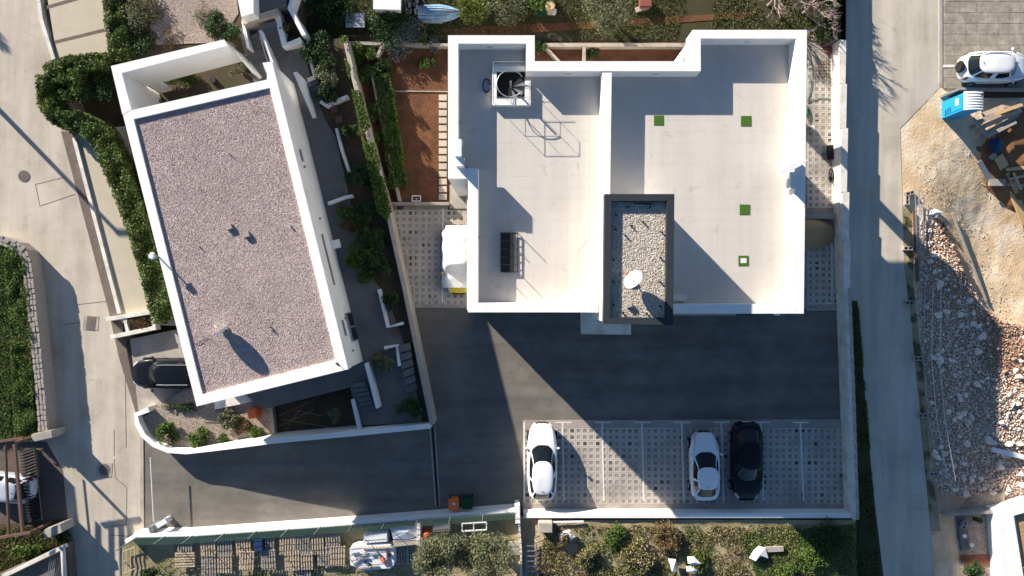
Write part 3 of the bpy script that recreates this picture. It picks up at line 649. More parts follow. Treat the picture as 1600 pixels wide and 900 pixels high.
MB().tube([c+Vector((0, 0, -.1)), c+Vector((0, 0, 1.0))], .05, 8).build('centre_post', GREYM, rs)
MB().tube([c+Vector((math.cos(a)*.74, math.sin(a)*.74, .35+.09*a)) for a in np.linspace(.6, 5.6, 26)], .022, 6).build('spiral_handrail', GALV, rs, smooth=True)
R0 = [(771, 118), (771, 162), (827, 162), (827, 142)]; ZR = 6.25
G = [P(x, y, 6.25) for x, y in [(771.5, 106), (771.5, 160), (826.5, 160), (826.5, 138)]]
for z in (.5, 1.0): MB().tube([g+Vector((0, 0, z)) for g in G], .009 if z < 1 else .014, 6).build('rail', GALV, rs)
for a, b in zip(G[:-1], G[1:]):
    k = max(1, int((b-a).length/.9))
    for i in range(k+1): g = a.lerp(b, i/k); MB().tube([g, g+Vector((0, 0, 1.0))], .012, 6).build('railing_post', GREYM, rs)
g = [P(x, y, 6.25) for x, y in [(771.5, 106), (820, 106)]]
for z in (.5, 1.0): MB().tube([q+Vector((0, 0, z)) for q in g], .009 if z < 1 else .014, 6).build('rail', GALV, rs)
MB().tube([P(760.5, 134.5, ZF)+Vector((math.cos(a)*.2+.01*math.sin(3*a), math.sin(a)*.36, .05+.006*a)) for a in np.linspace(0, 18.8, 90)], .035, 6).build('coiled_hose', HOSEB, smooth=True, label='dark blue hose coiled on the roof beside the stair opening', cat='hose')
# black framed rack
t = thing('roof_rack', 'black slatted lounge frame standing on the left roof terrace', 'rack', P(796, 395, ZF))
x0, x1, y0, y1 = 783, 805, 364, 425; zt = ZF+.14
cs = [P(x, y, zt) for x, y in ((x0, y0), (x1+4, y0), (x1+4, y1), (x0, y1))]
for a, b in zip(cs, cs[1:]+cs[:1]): MB().beam(a, b, .05, .05).build('frame', BLACKM, t)
for q in cs: MB().beam((q.x, q.y, ZF), (q.x, q.y, zt+.6), .03, .03).build('corner_post', BLACKM, t)
for i in range(5):
    ya = y0+1+i*12.2; MB().pp([(x0+.5, ya), (x1-2, ya), (x1-2, ya+11.2), (x0+.5, ya+11.2)], zt-.05, zt+.01+.004*i).build('panel', BLACKM, t, bevel=.01)
    MB().beam(P(x1-2, ya, zt), P(x1+4, ya, zt), .03, .03).build('slat', BLACKM, t)
# air conditioners on the parapets
def aircon(label, px, py, z, sx, sy, sz):
    t = thing('air_conditioner', label, 'air conditioner', P(px, py, z)); p = P(px, py, z)
    MB().box((p.x, p.y, z+sz/2+.06), (sx, sy, sz)).build('casing', WPLAST, t, bevel=.02)
    for q in (-1, 1): MB().box((p.x, p.y+q*sy*.32, z+.03), (sx*1.1, .06, .06)).build('foot', GREYM, t)
    s = -1 if px < 800 else 1
    MB().tube([(p.x-s*(sx/2+.0), p.y-sy*.12, z+sz/2+.06), (p.x-s*(sx/2+.015), p.y-sy*.12, z+sz/2+.06)], sz*.4, 20).build('fan_grille', GREYM, t)
aircon('white outdoor air conditioner above the west roof parapet', 718, 236, 6.9, .36, .9, .75)
aircon('lower white air conditioner box at the west parapet corner', 720, 256, 6.9, .42, .5, .5)
aircon('white air conditioner mounted inside the east roof parapet', 1231, 285, 6.3, .34, .9, .7)
t = thing('cowl_screen', 'white folded metal screen over the east parapet air conditioner', 'screen', P(1238, 262, ZT))
MB().beam(P(1219, 272, 7.3), P(1256, 252, 7.3), .08, .75).build('panel', WPLAST, t)
MB().beam(P(1219, 271, 7.7), P(1256, 251, 7.7), .3, .03).build('cap', WPLAST, t)
# turf inlays
for x, y, r, lab in ((1029.5, 188, 7.5, 'green turf square nearest the shaded dividing wall'), (1166, 189, 8, 'green turf square at the upper right of the roof'), (1164, 327.5, 8, 'green turf square in the middle of the right roof edge')):
    MB().pp([(x-r, y-r), (x+r, y-r), (x+r, y+r), (x-r, y+r)], 5.93, 5.96).build('turf_square', TURF, label=lab, cat='turf')
t = thing('turf_square', 'green turf square with a white slab in its centre', 'turf', P(1162, 407.5, 5.94))
MB().pp([(1154, 399.5), (1170, 399.5), (1170, 415.5), (1154, 415.5)], 5.93, 5.96).build('turf', TURF, t); MB().pp([(1157.5, 403.5), (1166.5, 403.5), (1166.5, 411), (1157.5, 411)], 5.94, 5.975).build('slab', WPLAST, t)
# satellite dishes (face the sun side)
def dish(label, p, r, el, az, mast):
    t = thing('satellite_dish', label, 'dish', p); nrm = Vector((math.cos(az)*math.cos(el), math.sin(az)*math.cos(el), math.sin(el))); c = p+Vector((0, 0, mast))
    u = nrm.cross(Vector((0, 0, 1))).normalized(); v = u.cross(nrm); m = MB()
    m.grid(lambda a, b: c+(u*math.cos(b*6.2832)+v*math.sin(b*6.2832)*1.08)*a*r+nrm*(.16*a*a*r-.05), 8, 32); m.build('reflector', WPLAST, t, smooth=True)
    MB().tube([p, c-nrm*.06], .03, 8).build('mast', GREYM, t); a = c-v*r*.9; b = c+nrm*r*1.0-v*r*.15
    MB().tube([a, b], .015, 6).build('feed_arm', GREYM, t); MB().tube([b-nrm*.1, b+nrm*.06], .05, 8).build('receiver', ORANGE if mast > .75 else WPLAST, t)
    MB().box((p.x, p.y, p.z+.05), (.4, .4, .1), .4).build('base', CONC, t, bevel=.01)
az = math.atan2(SUNV.y, SUNV.x)
dish('white satellite dish on the pebbled stair tower roof', P(985, 437, 8.85), .5, .55, az+.1, .8)
dish('white satellite dish standing on the pink gravel roof', P(353, 518, 5.07), .48, .12, az+.05, .6)

# ---------------------------------------------------------------- west house
ZW = 5.2
wh = thing('west_house', 'white modern house with pink gravel flat roof left of centre', 'house', P(380, 360, 1.2))
MB().pp([(193, 181), (205, 173), (411, 126), (411, 99), (424, 97.5), (543, 576), (308, 634)], -.2, 4.6, ZW).build('wall', WHITE, wh)
for q in ([(192, 180), (205, 172), (208.5, 186), (316, 616), (307, 635)], [(205, 172), (420, 123.5), (421, 137), (208.5, 186)], [(410, 98), (425, 96), (544, 577), (524, 562), (421, 137), (420, 123.5)], [(307, 635), (316, 616), (524, 562), (544, 577)]):
    MB().pp(q, 4.5, ZW, ZW).build('parapet', WHITE, wh)
rf = [(208.5, 186), (421, 137), (524, 562), (316, 616)]
MB().pp(rf, 4.6, ZW-.13, ZW).build('gravel_roof', PINKG, wh)
q = poly_pts(95000, [P(x, y, ZW) for x, y in rf]); pebbles('roof_gravel', np.column_stack([q, ZW-.13+rng.uniform(-.012, .01, len(q))]), rng.uniform(.012, .03, len(q)), PEB_P, wh, kind='stuff')
for x, y in ((361, 242), (313, 386), (456, 355), (428, 517), (424, 511)):
    p = P(x, y, 5); MB().tube([(p.x, p.y, 4.9), (p.x, p.y, 5.2)], .035, 6).build('vent_pipe', PLASTIC, wh)
for x, y in ((360, 355), (387, 367)): p = P(x, y, 5); MB().box((p.x, p.y, 5.15), (.34, .3, .2), .3).build('vent_cowl', CONC, wh, bevel=.02)
p = P(527, 567, 5.2); MB().tube([p, p+Vector((0, 0, .3)), p+Vector((.2, -.15, .34))], .035, 6).build('overflow_pipe', PLASTIC, wh)
MB().tube([P(300+i*4.5, 533+5*math.sin(i*.9), 5.11) for i in range(9)], .012, 5).build('cable', BLACKM, wh)
# north portal frame
MB().pp([(173, 103), (350, 61.5), (356, 71), (190, 114)], 2.7, ZW, ZW).build('portal_beam', WHITE, wh)
MB().pp([(173, 103), (190, 114), (205, 171), (191, 179)], 0, ZW, ZW).build('portal_wall', WHITE, wh)
MB().pp([(191, 106), (210, 102), (214, 108), (194, 113)], 0, 2.7, ZW).build('portal_pier', WHITE, wh)
a = [P(350, 61.5, ZW), P(356, 70, ZW)]; b = [P(397, 110, 2.6), P(393, 113, 2.6)]
m = MB(); base = 1.2
top = [a[0], a[1], b[1], b[0]]; m.v = [tuple(p) for p in top]+[(p.x, p.y, base) for p in top]
m.f = [(0, 1, 2, 3), (0, 3, 7, 4), (1, 5, 6, 2), (3, 2, 6, 7), (0, 4, 5, 1), (4, 7, 6, 5)]; m.build('sloping_wing_wall', WHITE, wh)
# fins and openings on the east facade
fa = P(458, 113, 3.6); fb = P(488, 184, 1.5); m = MB(); n = Vector((.2, .05, 0))
top = [fa, fa+n, fb+n, fb]; m.v = [tuple(p) for p in top]+[(p.x, p.y, 1.2) for p in top]; m.f = [(0, 1, 2, 3), (0, 3, 7, 4), (1, 5, 6, 2), (3, 2, 6, 7), (0, 4, 5, 1), (4, 7, 6, 5)]
m.build('fin_wall', WHITE, wh)
e0 = P(425, 96, ZW); e1 = P(544, 577, ZW); et = (e1-e0).normalized(); en = Vector((-et.y, et.x, 0)); en = en if en.x > 0 else -en; ang = math.atan2(et.y, et.x)
def epos(f, z): p = e0.lerp(e1, f); return Vector((p.x, p.y, z))+en*.02
for f in (.872,):
    o = MB().box(epos(f, 2.3)+en*.03, (1.7, .1, 1.3), ang).build('window', GREYM, wh)
    for s in (-1, 1): MB().box(epos(f, 2.3)+en*.06+et*s*.42, (.74, .08, 1.1), ang).build('pane', GLASS, o)
for f, z, w, h in ((.87, 3.9, .9, .25), (.29, 3.9, .7, .2), (.64, 3.7, 3.0, .18)):
    MB().box(epos(f, z), (w, .05, h), ang).build('vent_slot', GREYM, wh)
for f, z in ((.84, 3.2), (.95, 3.3), (.5, 3.4), (.33, 4)): MB().box(epos(f, z)+en*.03, (.12, .1, .12), ang).build('wall_light', GREYM, wh)
MB().box(epos(.585, 2.0)+en*.22, (.5, .5, .18), ang).build('small_canopy', WHITE, wh, bevel=.01)
p = P(405, 616, 1.0); MB().pp([(335, 622), (412, 603), (412, 624), (335, 640)], .55, .8).build('south_step', WHITE2, wh)
MB().pp([(348, 585), (568, 565), (568, 600), (410, 640)], .3, 1.22).build('south_terrace', TILE_D, wh)
# wall lamp on a pole by the hedge
t = thing('street_lamp', 'short lamp with round white head rising beside the white roof edge', 'lamp', P(238, 400, 5.9).xy.to_3d())
p = P(237, 400, 5.9); MB().tube([(p.x, p.y, 0), (p.x, p.y, 5.85)], .05, 8, .04).build('pole', GALV, t)
MB().tube([(p.x, p.y, 5.85), (p.x, p.y, 5.92), (p.x, p.y, 6.0)], .2, 16, .14).build('lamp_head', WPLAST, t, smooth=False); MB().tube([(p.x, p.y, 5.8), (p.x+.35, p.y-.03, 5.75)], .03, 6).build('arm', GALV, t)
# street lamp out of view to the west whose long shadow crosses the street
p = P(-108, 62, 0); t = thing('street_lamp', 'tall street lamp whose long shadow crosses the west street', 'lamp', p)
MB().tube([p, p+Vector((0, 0, 5.6))], .17, 10, .12).build('pole', GALV, t); MB().box(p+Vector((.3, 0, 5.65)), (.8, .25, .12)).build('lamp_head', GREYM, t)

# ---------------------------------------------------------------- south-east house
t = thing('terrace_house', 'white walled house corner with railing at the lower right edge', 'house', P(1590, 850, -1))
MB().pp([(1560, 800), (1640, 782), (1700, 782), (1700, 1000), (1576, 1000)], -1.4, .55).build('wall', WHITE, t)
for q in ([(1560, 800), (1640, 782), (1640, 790), (1584, 806)], [(1560, 800), (1584, 806), (1600, 905), (1594, 1000), (1576, 1000)]): MB().pp(q, .55, .85).build('parapet', WHITE, t)
MB().pp([(1588, 806), (1640, 792), (1640, 905), (1602, 905)], .55, .62).build('roof', SAND, t)
for i in range(7): p = P(1589+i*4, 882+i*1.4, .5); MB().tube([p, p+Vector((0, 0, .8))], .014, 5).build('baluster', GREYM, t)
MB().beam(P(1588, 881, .5)+Vector((0, 0, .8)), P(1622, 893, .5)+Vector((0, 0, .8)), .04, .04).build('rail', GREYM, t)
o = MB().box(P(1574, 880, -.2)+Vector((-.12, 0, 0)), (.1, .7, .8)).build('window', GREYM, t); MB().box(P(1574, 880, -.2)+Vector((-.16, 0, 0)), (.06, .55, .65)).build('pane', GLASS, o)
# ---------------------------------------------------------------- vehicles
def sm(a, b, x): t = min(1, max(0, (x-a)/(b-a))); return t*t*(3-2*t)
def sel(th, n): 
    c, s = math.cos(th), math.sin(th); return math.copysign(abs(c)**(2/n), c), math.copysign(abs(s)**(2/n), s)
def car(name, label, loc, rz, L, W, H, paint, ws=(.27, .46), rf=(.88, .985), hood=.74, cowl=.95, deck=.98, roofmat=None, group=None, spare=False, rails=False, rear_deck=None):
    """front is +x; ws: windscreen base and top, rf: roof end and rear glass end, as fractions of the length from the nose"""
    root = thing(name, label, 'car', loc, group); root.rotation_euler.z = rz
    hl, hw = L/2, W/2; NP = 112; xs = lambda f: hl-f*L
    def zb(x):
        f = (hl-x)/L; z = hood+(cowl-hood)*sm(0.0, ws[0]+.02, f)
        if rear_deck: z = z+(deck-cowl)*sm(.5, .9, f)
        return z-.10*sm(.06, 0, f)-.05*sm(.95, 1, f)
    th = [2*math.pi*(i+.5)/NP for i in range(NP)]
    rings = []
    def ring(sx, sy, zf, nx=4.2):
        out = []
        for a in th:
            c, s = sel(a, 3.6 if math.cos(a) > 0 else 4.4); x = c*hl*sx; y = s*hw*sy*(1-.05*sm(.3, 1, x/hl)); out.append(Vector((x, y, zf(x))))
        return out
    spec = [(.95, .93, lambda x: .2), (.985, .975, lambda x: .32), (1, 1, lambda x: .5), (.998, 1, lambda x: .62), (.985, .985, lambda x: zb(x)-.1), (.965, .955, lambda x: zb(x)-.035), (.935, .915, lambda x: zb(x))]
    for sx, sy, zf in spec: rings.append(ring(sx, sy, zf))
    for q in (.8, .62, .42, .2, .02): rings.append(ring(.935*q, .915*q, lambda x, q=q: zb(x)+.045*(1-q*q)))
    parts = {k: MB() for k in ('body', 'headlight', 'headlight2', 'tail_light', 'tail_light2', 'grille', 'bumper')}
    def put(mb, vs, push=0.0):
        b = len(mb.v)
        if push:
            n = (vs[1]-vs[0]).cross(vs[2]-vs[0]).normalized()*push; vs = [v+n for v in vs]
        mb.v += [tuple(v) for v in vs]; mb.f.append(tuple(range(b, b+len(vs))))
    body = parts['body']; b0 = 0
    for r in rings: body.v += [tuple(v) for v in r]
    for k in range(len(rings)-1):
        for i in range(NP):
            j = (i+1) % NP; body.f.append((k*NP+i, k*NP+j, (k+1)*NP+j, (k+1)*NP+i))
            c = (rings[k][i]+rings[k+1][j])/2; vs = [rings[k][i], rings[k][j], rings[k+1][j], rings[k+1][i]]
            if c.x > hl*.80 and 3 <= k <= 5 and abs(c.y) > hw*.52: put(parts['headlight' if c.y > 0 else 'headlight2'], vs, .006)
            elif c.x < -hl*.86 and 3 <= k <= 5 and abs(c.y) > hw*.74: put(parts['tail_light' if c.y > 0 else 'tail_light2'], vs, .006)
            elif c.x > hl*.9 and k in (1, 2, 3, 4) and abs(c.y) < hw*.45: put(parts['grille'], vs, .006)
            elif k == 0: put(parts['bumper'], vs, .005)
    body.f.append(tuple(range(NP))[::-1])
    body.build_local = None
    def bl(mb, nm, mat, parent=root, smooth=True):
        if mb.v: return addmesh(nm, mb.mesh(nm, mat, smooth), parent)
    bo = bl(body, 'body', paint)
    for k, mt, nm in (('headlight', LAMPG, 'headlight'), ('headlight2', LAMPG, 'headlight'), ('tail_light', LAMPR, 'tail_light'), ('tail_light2', LAMPR, 'tail_light'), ('grille', PLASTIC, 'grille'), ('bumper', PLASTIC, 'sill')): bl(parts[k], nm, mt)
    # greenhouse
    bx0, bx1 = xs(ws[0]-.015), xs(rf[1]); rx0, rx1 = xs(ws[1]), xs(rf[0])
    def gh(f):
        # f 0 base .. 1 roof edge
        out = []; cx0 = bx0+(rx0-bx0)*f; cx1 = bx1+(rx1-bx1)*f; w = hw*(.90-.22*f-.03*math.sin(f*3.14))
        mid = (cx0+cx1)/2; h = (cx0-cx1)/2
        for a in th:
            c, s = sel(a, 3.0 if math.cos(a) > 0 else 3.6); x = mid+c*h*(1 if True else 0); y = s*w*(1-.06*sm(0, 1, -c)); zz = zb(x)-.03 if f == 0 else None
            bz = zb(x)-.03; tz = H-.055-.03*c*c; out.append(Vector((x, y, bz+(tz-bz)*f)))
        return out
    fs = (0, .1, .35, .65, .9, 1); G = [gh(f) for f in fs]
    gp = {k: MB() for k in ('windscreen', 'rear_window', 'side', 'side2', 'pillar', 'roof')}
    for k in range(5):
        for i in range(NP):
            j = (i+1) % NP; vs = [G[k][i], G[k][j], G[k+1][j], G[k+1][i]]; a = math.degrees(th[i] if th[i] < math.pi else th[i]-2*math.pi); aa = abs(a)
            if aa < 48: d = 'windscreen' if k < 5 else 'pillar'
            elif aa < 54: d = 'pillar'
            elif aa < 128: d = ('side' if a > 0 else 'side2') if 1 <= k <= 3 and not 89 < aa < 93 else 'pillar'
            elif aa < 138: d = 'pillar'
            else: d = 'rear_window' if k >= 1 else 'pillar'
            put(gp[d], vs)
    top = G[-1]; cen = Vector(((rx0+rx1)/2, 0, 0)); prev = top
    for q, dz in ((.93, .022), (.7, .045), (.4, .053), (.02, .055)):
        cur = [Vector((cen.x+(v.x-cen.x)*q, v.y*q, v.z+dz+(H-.06-v.z)*(1-q))) for v in top]
        for i in range(NP): j = (i+1) % NP; put(gp['roof'], [prev[i], prev[j], cur[j], cur[i]])
        prev = cur
    for k, nm, mt in (('windscreen', 'windscreen', GLASS), ('rear_window', 'rear_window', GLASS), ('side', 'side_window', GLASS), ('side2', 'side_window', GLASS), ('pillar', 'pillar', paint), ('roof', 'roof', roofmat or paint)):
        me = gp[k].mesh(nm, mt, True)
        bm = bmesh.new(); bm.from_mesh(me); bmesh.ops.remove_doubles(bm, verts=bm.verts, dist=1e-4); bm.to_mesh(me); bm.free(); addmesh(nm, me, root)
    for s in (-1, 1):
        x = xs(ws[0]+.05); m = MB().box((x, s*(hw+.07), cowl+.03), (.13, .2, .14)); addmesh('wing_mirror', m.mesh('wing_mirror', paint, True, .04), root)
        for xx in (hl*.63, -hl*.6):
            y = s*(hw-.09); t = addmesh('wheel', MB().tube([(xx, y-.11, .32), (xx, y+.115, .32)], .32, 24).mesh('wheel', RUBBER, False, .03), root)
            addmesh('rim', MB().tube([(xx, y+s*.09, .32), (xx, y+s*.125, .32)], .2, 20).mesh('rim', GALV), t)
        y = s*hw*.885; m = MB().beam((xs(ws[0]+.16), y*1.118, .72), (xs(ws[0]+.6), y*1.118, .72), .012, .03); addmesh('door_trim', m.mesh('door_trim', PLASTIC), root)
        if rails: addmesh('roof_rail', MB().tube([(rx0-.2, s*hw*.64, H), (rx1+.2, s*hw*.64, H)], .022, 6).mesh('roof_rail', GALV), root)
    for s in (-1, 1):
        pts = [Vector((x, s*hw*(.70+.1*sm(hl*.9, hl*.45, x)), zb(x)+.027)) for x in np.linspace(xs(.06), xs(ws[0]), 10)]
        addmesh('bonnet_shut_line', MB().tube(pts, .009, 4).mesh('bonnet_shut_line', PLASTIC), root)
        for f in (ws[0]+.22, ws[0]+.4):
            addmesh('door_handle', MB().box((xs(f), s*(hw+.012), .8), (.18, .03, .03)).mesh('door_handle', paint, False, .008), root)
    addmesh('aerial', MB().tube([(rx1+.22, 0, H-.03), (rx1+.1, 0, H+.08)], .025, 6, .01).mesh('aerial', PLASTIC), root)
    addmesh('number_plate', MB().box((-hl*1.0, 0, .62), (.04, .5, .11)).mesh('number_plate', WPLAST), root)
    if spare: addmesh('spare_wheel_cover', MB().tube([(-hl-.02, 0, .85), (-hl-.2, 0, .85)], .36, 28).mesh('spare_wheel_cover', PLASTIC, False, .05), root)
    for s in (0, 1): 
        a = Vector((bx0-.12, -.35+s*.55, zb(bx0)+.06)); addmesh('wiper', MB().tube([a, a+Vector((-.2, .42, .16))], .012, 4).mesh('wiper', PLASTIC), root)
    return root
UP = math.pi/2
g = lambda x, y: Vector((*P(x, y, .6).xy, .012+.05))
car('parked_car', 'white hatchback in the first bay, half in sunlight', g(847, 720), UP, 4.8, 1.83, 1.5, P_WHITE)
car('parked_car', 'smaller white car in full shade beside the black car', g(1100, 727), UP+.015, 4.25, 1.8, 1.45, P_WHITE, ws=(.27, .48), rf=(.80, .95))
car('parked_car', 'black estate car parked nose down in the shaded bay', g(1166, 720), -UP, 4.85, 1.9, 1.5, P_BLACK, ws=(.27, .43), rf=(.78, .93))
car('parked_car', 'black off-road car half under the pink gravel roof', Vector((*P(264, 583, .7).xy, .06)), math.pi, 4.5, 1.86, 1.65, P_BLACK, ws=(.27, .4), rf=(.9, .98), hood=.9, cowl=1.06, rails=True)
car('parked_car', 'white off-road car with spare wheel on the upper right lot', Vector((*P(1552, 106, .7).xy, .07)), .0, 4.15, 1.84, 1.7, P_WHITE, ws=(.24, .36), rf=(.86, .96), hood=.92, cowl=1.08, spare=True, rails=True)
car('parked_car', 'pale car with red tail lights under the brown pergola', Vector((*P(3, 760, .6).xy, .0)), math.pi-.13, 4.1, 1.75, 1.48, P_SILVER, ws=(.27, .44), rf=(.84, .96))
# covered car: yellow nose shows below the cloth
cc = car('covered_car', 'yellow and black car hidden under a white cloth cover', Vector((*P(716, 408, .6).xy, .06)), -UP, 4.1, 1.75, 1.45, P_YELLOW, hood=.7, cowl=.92)
def cover(u, v):
    L, W = 4.2, 2.06; x = -L/2-.1+u*(L-.36); t = (v-.5)*2; f = (L/2-x)/L
    prof = .72+.22*sm(.02, .3, f)+.55*sm(.28, .46, f)-.42*sm(.82, .99, f)-.55*sm(.985, 1.02, f)
    side = abs(t)**6; fold = .035*math.sin(x*9+t*3)*(.3+abs(t))+.05*noise.noise(Vector((x*1.7, t*2, 1)))
    w = W/2*(1-.16*sm(.62, 1, (prof-.2)/1.3)*0+.03*math.sin(x*6)*abs(t))
    rnd = 1-.22*sm(.86, 1.0, f)**2
    return (x, t*w*rnd, .12+max(.12, prof*(1-side)+.2*side)+fold*.7+.03)
m = MB().grid(cover, 70, 40); addmesh('cloth_cover', m.mesh('cloth_cover', CLOTH, True), cc)
# ---------------------------------------------------------------- west side: hedges, wall, pergola
hedge('clipped_hedge', 'long diagonal green hedge between the path and west house', [(112, 186), (150, 205), (178, 262), (205, 330), (228, 400), (254, 500)], 1.35, 0, 1.5, LEAF_H, 620)
hedge('clipped_hedge', 'green hedge running across from the street to the portal', [(72, 112), (110, 98), (150, 95), (196, 94)], 1.0, 0, 1.5, LEAF_H, 620)
hedge('clipped_hedge', 'upright hedge strip beside the cream paving', [(172, -40), (178, 30), (186, 92)], 1.2, 0, 1.7, LEAF_H, 620)
hedge('clipped_hedge', 'short hedge at the street corner closing the loop', [(68, 118), (70, 160), (90, 186), (118, 186)], 1.0, 0, 1.5, LEAF_H, 620)
shrub('round_bush', 'dense green bush enclosed by the hedge loop', 112, 135, .1, 1.0, 1.6, LEAF_G, 2600, .07, 14)
shrub('round_bush', 'dark bush between the hedge loop and the portal wall', 150, 140, .1, 1.2, 1.2, LEAF_D, 2000, .07, 12)
shrub('round_bush', 'grey-green bush behind the upright hedge strip', 220, 12, .9, 1.2, 1.3, LEAF_O, 2600, .06, 14)
shrub('round_bush', 'dark bush in front of the upright hedge', 215, 60, .9, 1.2, .9, LEAF_D, 2000, .07, 12)
shrub('round_bush', 'dense dark green bush beside the pebble yard', 350, 42, 1.2, 1.05, 1.4, LEAF_D, 3400, .07, 14)
shrub('low_plant', 'pale straggly plant in the pebble yard', 320, 22, 1.2, .9, .5, LEAF_O, 700, .06)
shrub('low_plant', 'dry reddish plant by the portal wall', 268, 58, 1.2, .7, .35, LEAF_B, 350, .05)
hedge('clipped_hedge', 'thick clipped hedge behind the stone wall at left edge', [(-15, 388), (22, 400), (30, 500), (34, 600), (38, 682)], 1.3, 0, 1.0, LEAF_G, 900, .06)
grass('lawn', 'bright green lawn at the left edge behind the hedge', [(-80, 380), (10, 395), (18, 690), (-80, 690)], .25, 9000, LAWN, .09)
structure('lawn_ground', [(-300, 372), (30, 380), (50, 690), (-300, 690)], -.3, .22, GRASSG)
sw = thing('stone_wall', 'grey rough stone wall curving round the clipped hedge', 'wall', P(60, 550, 0))
W = [P(x, y, 1.0) for x, y in [(-20, 372), (5, 376), (24, 384), (36, 394), (42, 410), (48, 460), (54, 520), (62, 600), (68, 682)]]
wall_line(MB(), [(-20, 372), (5, 376), (24, 384), (36, 394), (42, 410), (48, 460), (54, 520), (62, 600), (68, 682)], .5, -.1, .97).build('core', STONE, sw)
for a, b in zip(W[:-1], W[1:]):
    L = (b-a).length; k = max(1, int(L/.3)); t = (b-a).normalized(); q = Vector((-t.y, t.x, 0)); ang = math.atan2(t.y, t.x)
    for i in range(k):
        for s in (-1, 0, 1):
            c = a.lerp(b, (i+.5)/k)+q*s*.2+t*random.uniform(-.05, .05)+Vector((random.uniform(-.02, .02), random.uniform(-.02, .02), 0))
            MB().box((c.x, c.y, .96+random.uniform(0, .03)), (L/k*random.uniform(.88, 1.0), .195, .12), ang+random.uniform(-.1, .1)).build('stone', STONE, sw, bevel=.025)
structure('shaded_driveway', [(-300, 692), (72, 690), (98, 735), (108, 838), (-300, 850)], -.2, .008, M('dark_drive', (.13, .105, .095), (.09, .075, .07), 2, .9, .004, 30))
t = thing('pergola', 'brown steel pergola frame over the shaded driveway', 'pergola', P(40, 760, 0)); zP = 2.55
PB = [((22, 690), (36, 842)), ((8, 692), (14, 842)), ((-8, 694), (-6, 842)), ((-30, 696), (-28, 842))]
for a, b in PB: MB().beam(P(*a, zP), P(*b, zP), .14 if a[0] == 22 else .08, .16).build('beam', RUST, t)
for a, b in (((-30, 694), (36, 684)), ((-30, 845), (48, 832))): MB().beam(P(*a, zP+.1), P(*b, zP+.1), .14, .14).build('cross_beam', RUST, t)
for x, y in ((22, 692), (36, 838)): p = P(x, y, zP); MB().beam((p.x, p.y, 0), (p.x, p.y, zP), .14, .14).build('post', RUST, t)
def pillar(label, px, z, mat=CONC): MB().pp(px, 0, z).build('gate_pillar', mat, bevel=.02, label=label, cat='pillar')
pillar('pale stone gate pillar at the end of the hedge wall', [(48, 679), (80, 672), (82, 684), (50, 691)], 1.3)
pillar('pale stone gate pillar beside the green garden corner', [(66, 829), (94, 819), (97, 832), (70, 843)], 1.3)
t = thing('sliding_gate', 'dark slatted sliding gate across the shaded driveway', 'gate', P(60, 760, 0))
for i in range(24): p = P(54+i*.5, 700+i*4.6, 0); MB().box((p.x, p.y, .62), (.22, .05, 1.1), -.1).build('slat', BLACKM, t)
for z in (.15, 1.1): MB().beam(P(54, 698, z), P(66, 812, z), .06, .06).build('rail', BLACKM, t)
grass('corner_grass', 'dark green plants in the lower left garden corner', [(-40, 830), (95, 815), (100, 842), (20, 890), (-40, 900)], .1, 6000, GRASS, .09)
shrub('round_bush', 'leafy green bush above the lower left railing', 40, 862, .1, 1.0, .6, LEAF_G, 1300, .09, ry=.5)
shrub('round_bush', 'small bush behind the lower gate pillar', 100, 838, 0, .45, .7, LEAF_D, 600, .07)
t = thing('corner_house', 'pale roofed house corner with barred window at lower left', 'house', P(60, 890, 0))
MB().pp([(-60, 925), (8, 893), (104, 850), (112, 960), (-60, 960)], 0, .75).build('wall', GUTTER, t)
MB().beam(P(5, 900, .95), P(104, 852, .95), .22, .2).build('parapet', WHITE2, t); MB().beam(P(98, 856, .95), P(104, 960, .95), .2, .2).build('parapet', WHITE2, t)
for i in range(6): MB().beam(P(78+i*3, 872, .9), P(74+i*3, 905, .9), .03, .03).build('bar', GREYM, t)
structure('corner_garden', [(-300, 838), (98, 812), (112, 850), (-300, 1000)], -.2, .06, SOIL)
tree('conifer', 'conifer west of the street casting a ragged shadow', -395, -285, 0, 1.9, 5.0, 1.0, LEAF_D, 7000, .16, 26, f=.3)
tree('conifer', 'second conifer west of the street casting shade at the edge', -420, -130, 0, 1.7, 5.0, 1.0, LEAF_D, 5000, .16, 22, f=.3)
# garden of the west house
for x, y, r, h, mt, lab in ((262, 680, .75, .7, LEAF_G, 'bright green bush at the west end of the gravel bed'), (310, 685, .8, .7, LEAF_G, 'bright green bush in the middle of the gravel bed'), (349, 685, .35, .4, LEAF_G, 'small green bush right of the two larger ones'), (402, 678, .45, .5, LEAF_G, 'green bush below the orange bin lid'), (356, 655, .75, .6, LEAF_O, 'olive-grey plant in the gravel bed by the house'), (383, 665, .6, .4, LEAF_B, 'dry orange grass tuft in the gravel bed')):
    shrub('garden_bush', lab, x, y, .5, r, h, mt, int(1500*r+300), .075)
shrub('hedge_strip', 'low ragged green edging along the forecourt wall', 285, 636, .3, 1.5, .5, LEAF_D, 900, .06, ry=.3)
MB().box(P(398, 645, 1.0), (.55, .55, .9), .2).build('orange_bin', ORANGE, bevel=.05, label='orange box standing by the house in the gravel bed', cat='bin')
m = MB()
for a, b in (((435, 650), (500, 620)), ((432, 668), (490, 640)), ((450, 665), (480, 625)), ((440, 655), (515, 668)), ((455, 640), (505, 650))): m.tube([P(*a, .35), P(*b, .4)], .02, 5)
m.build('bare_twigs', BAREB, label='pale bare twigs lying on the sunken lawn', cat='twigs', kind='stuff')
grass('lawn_grass', 'sparse dark grass on the sunken lawn', [(430, 600), (552, 580), (558, 672), (430, 686)], .3, 3500, GRASS, .05, -.1)
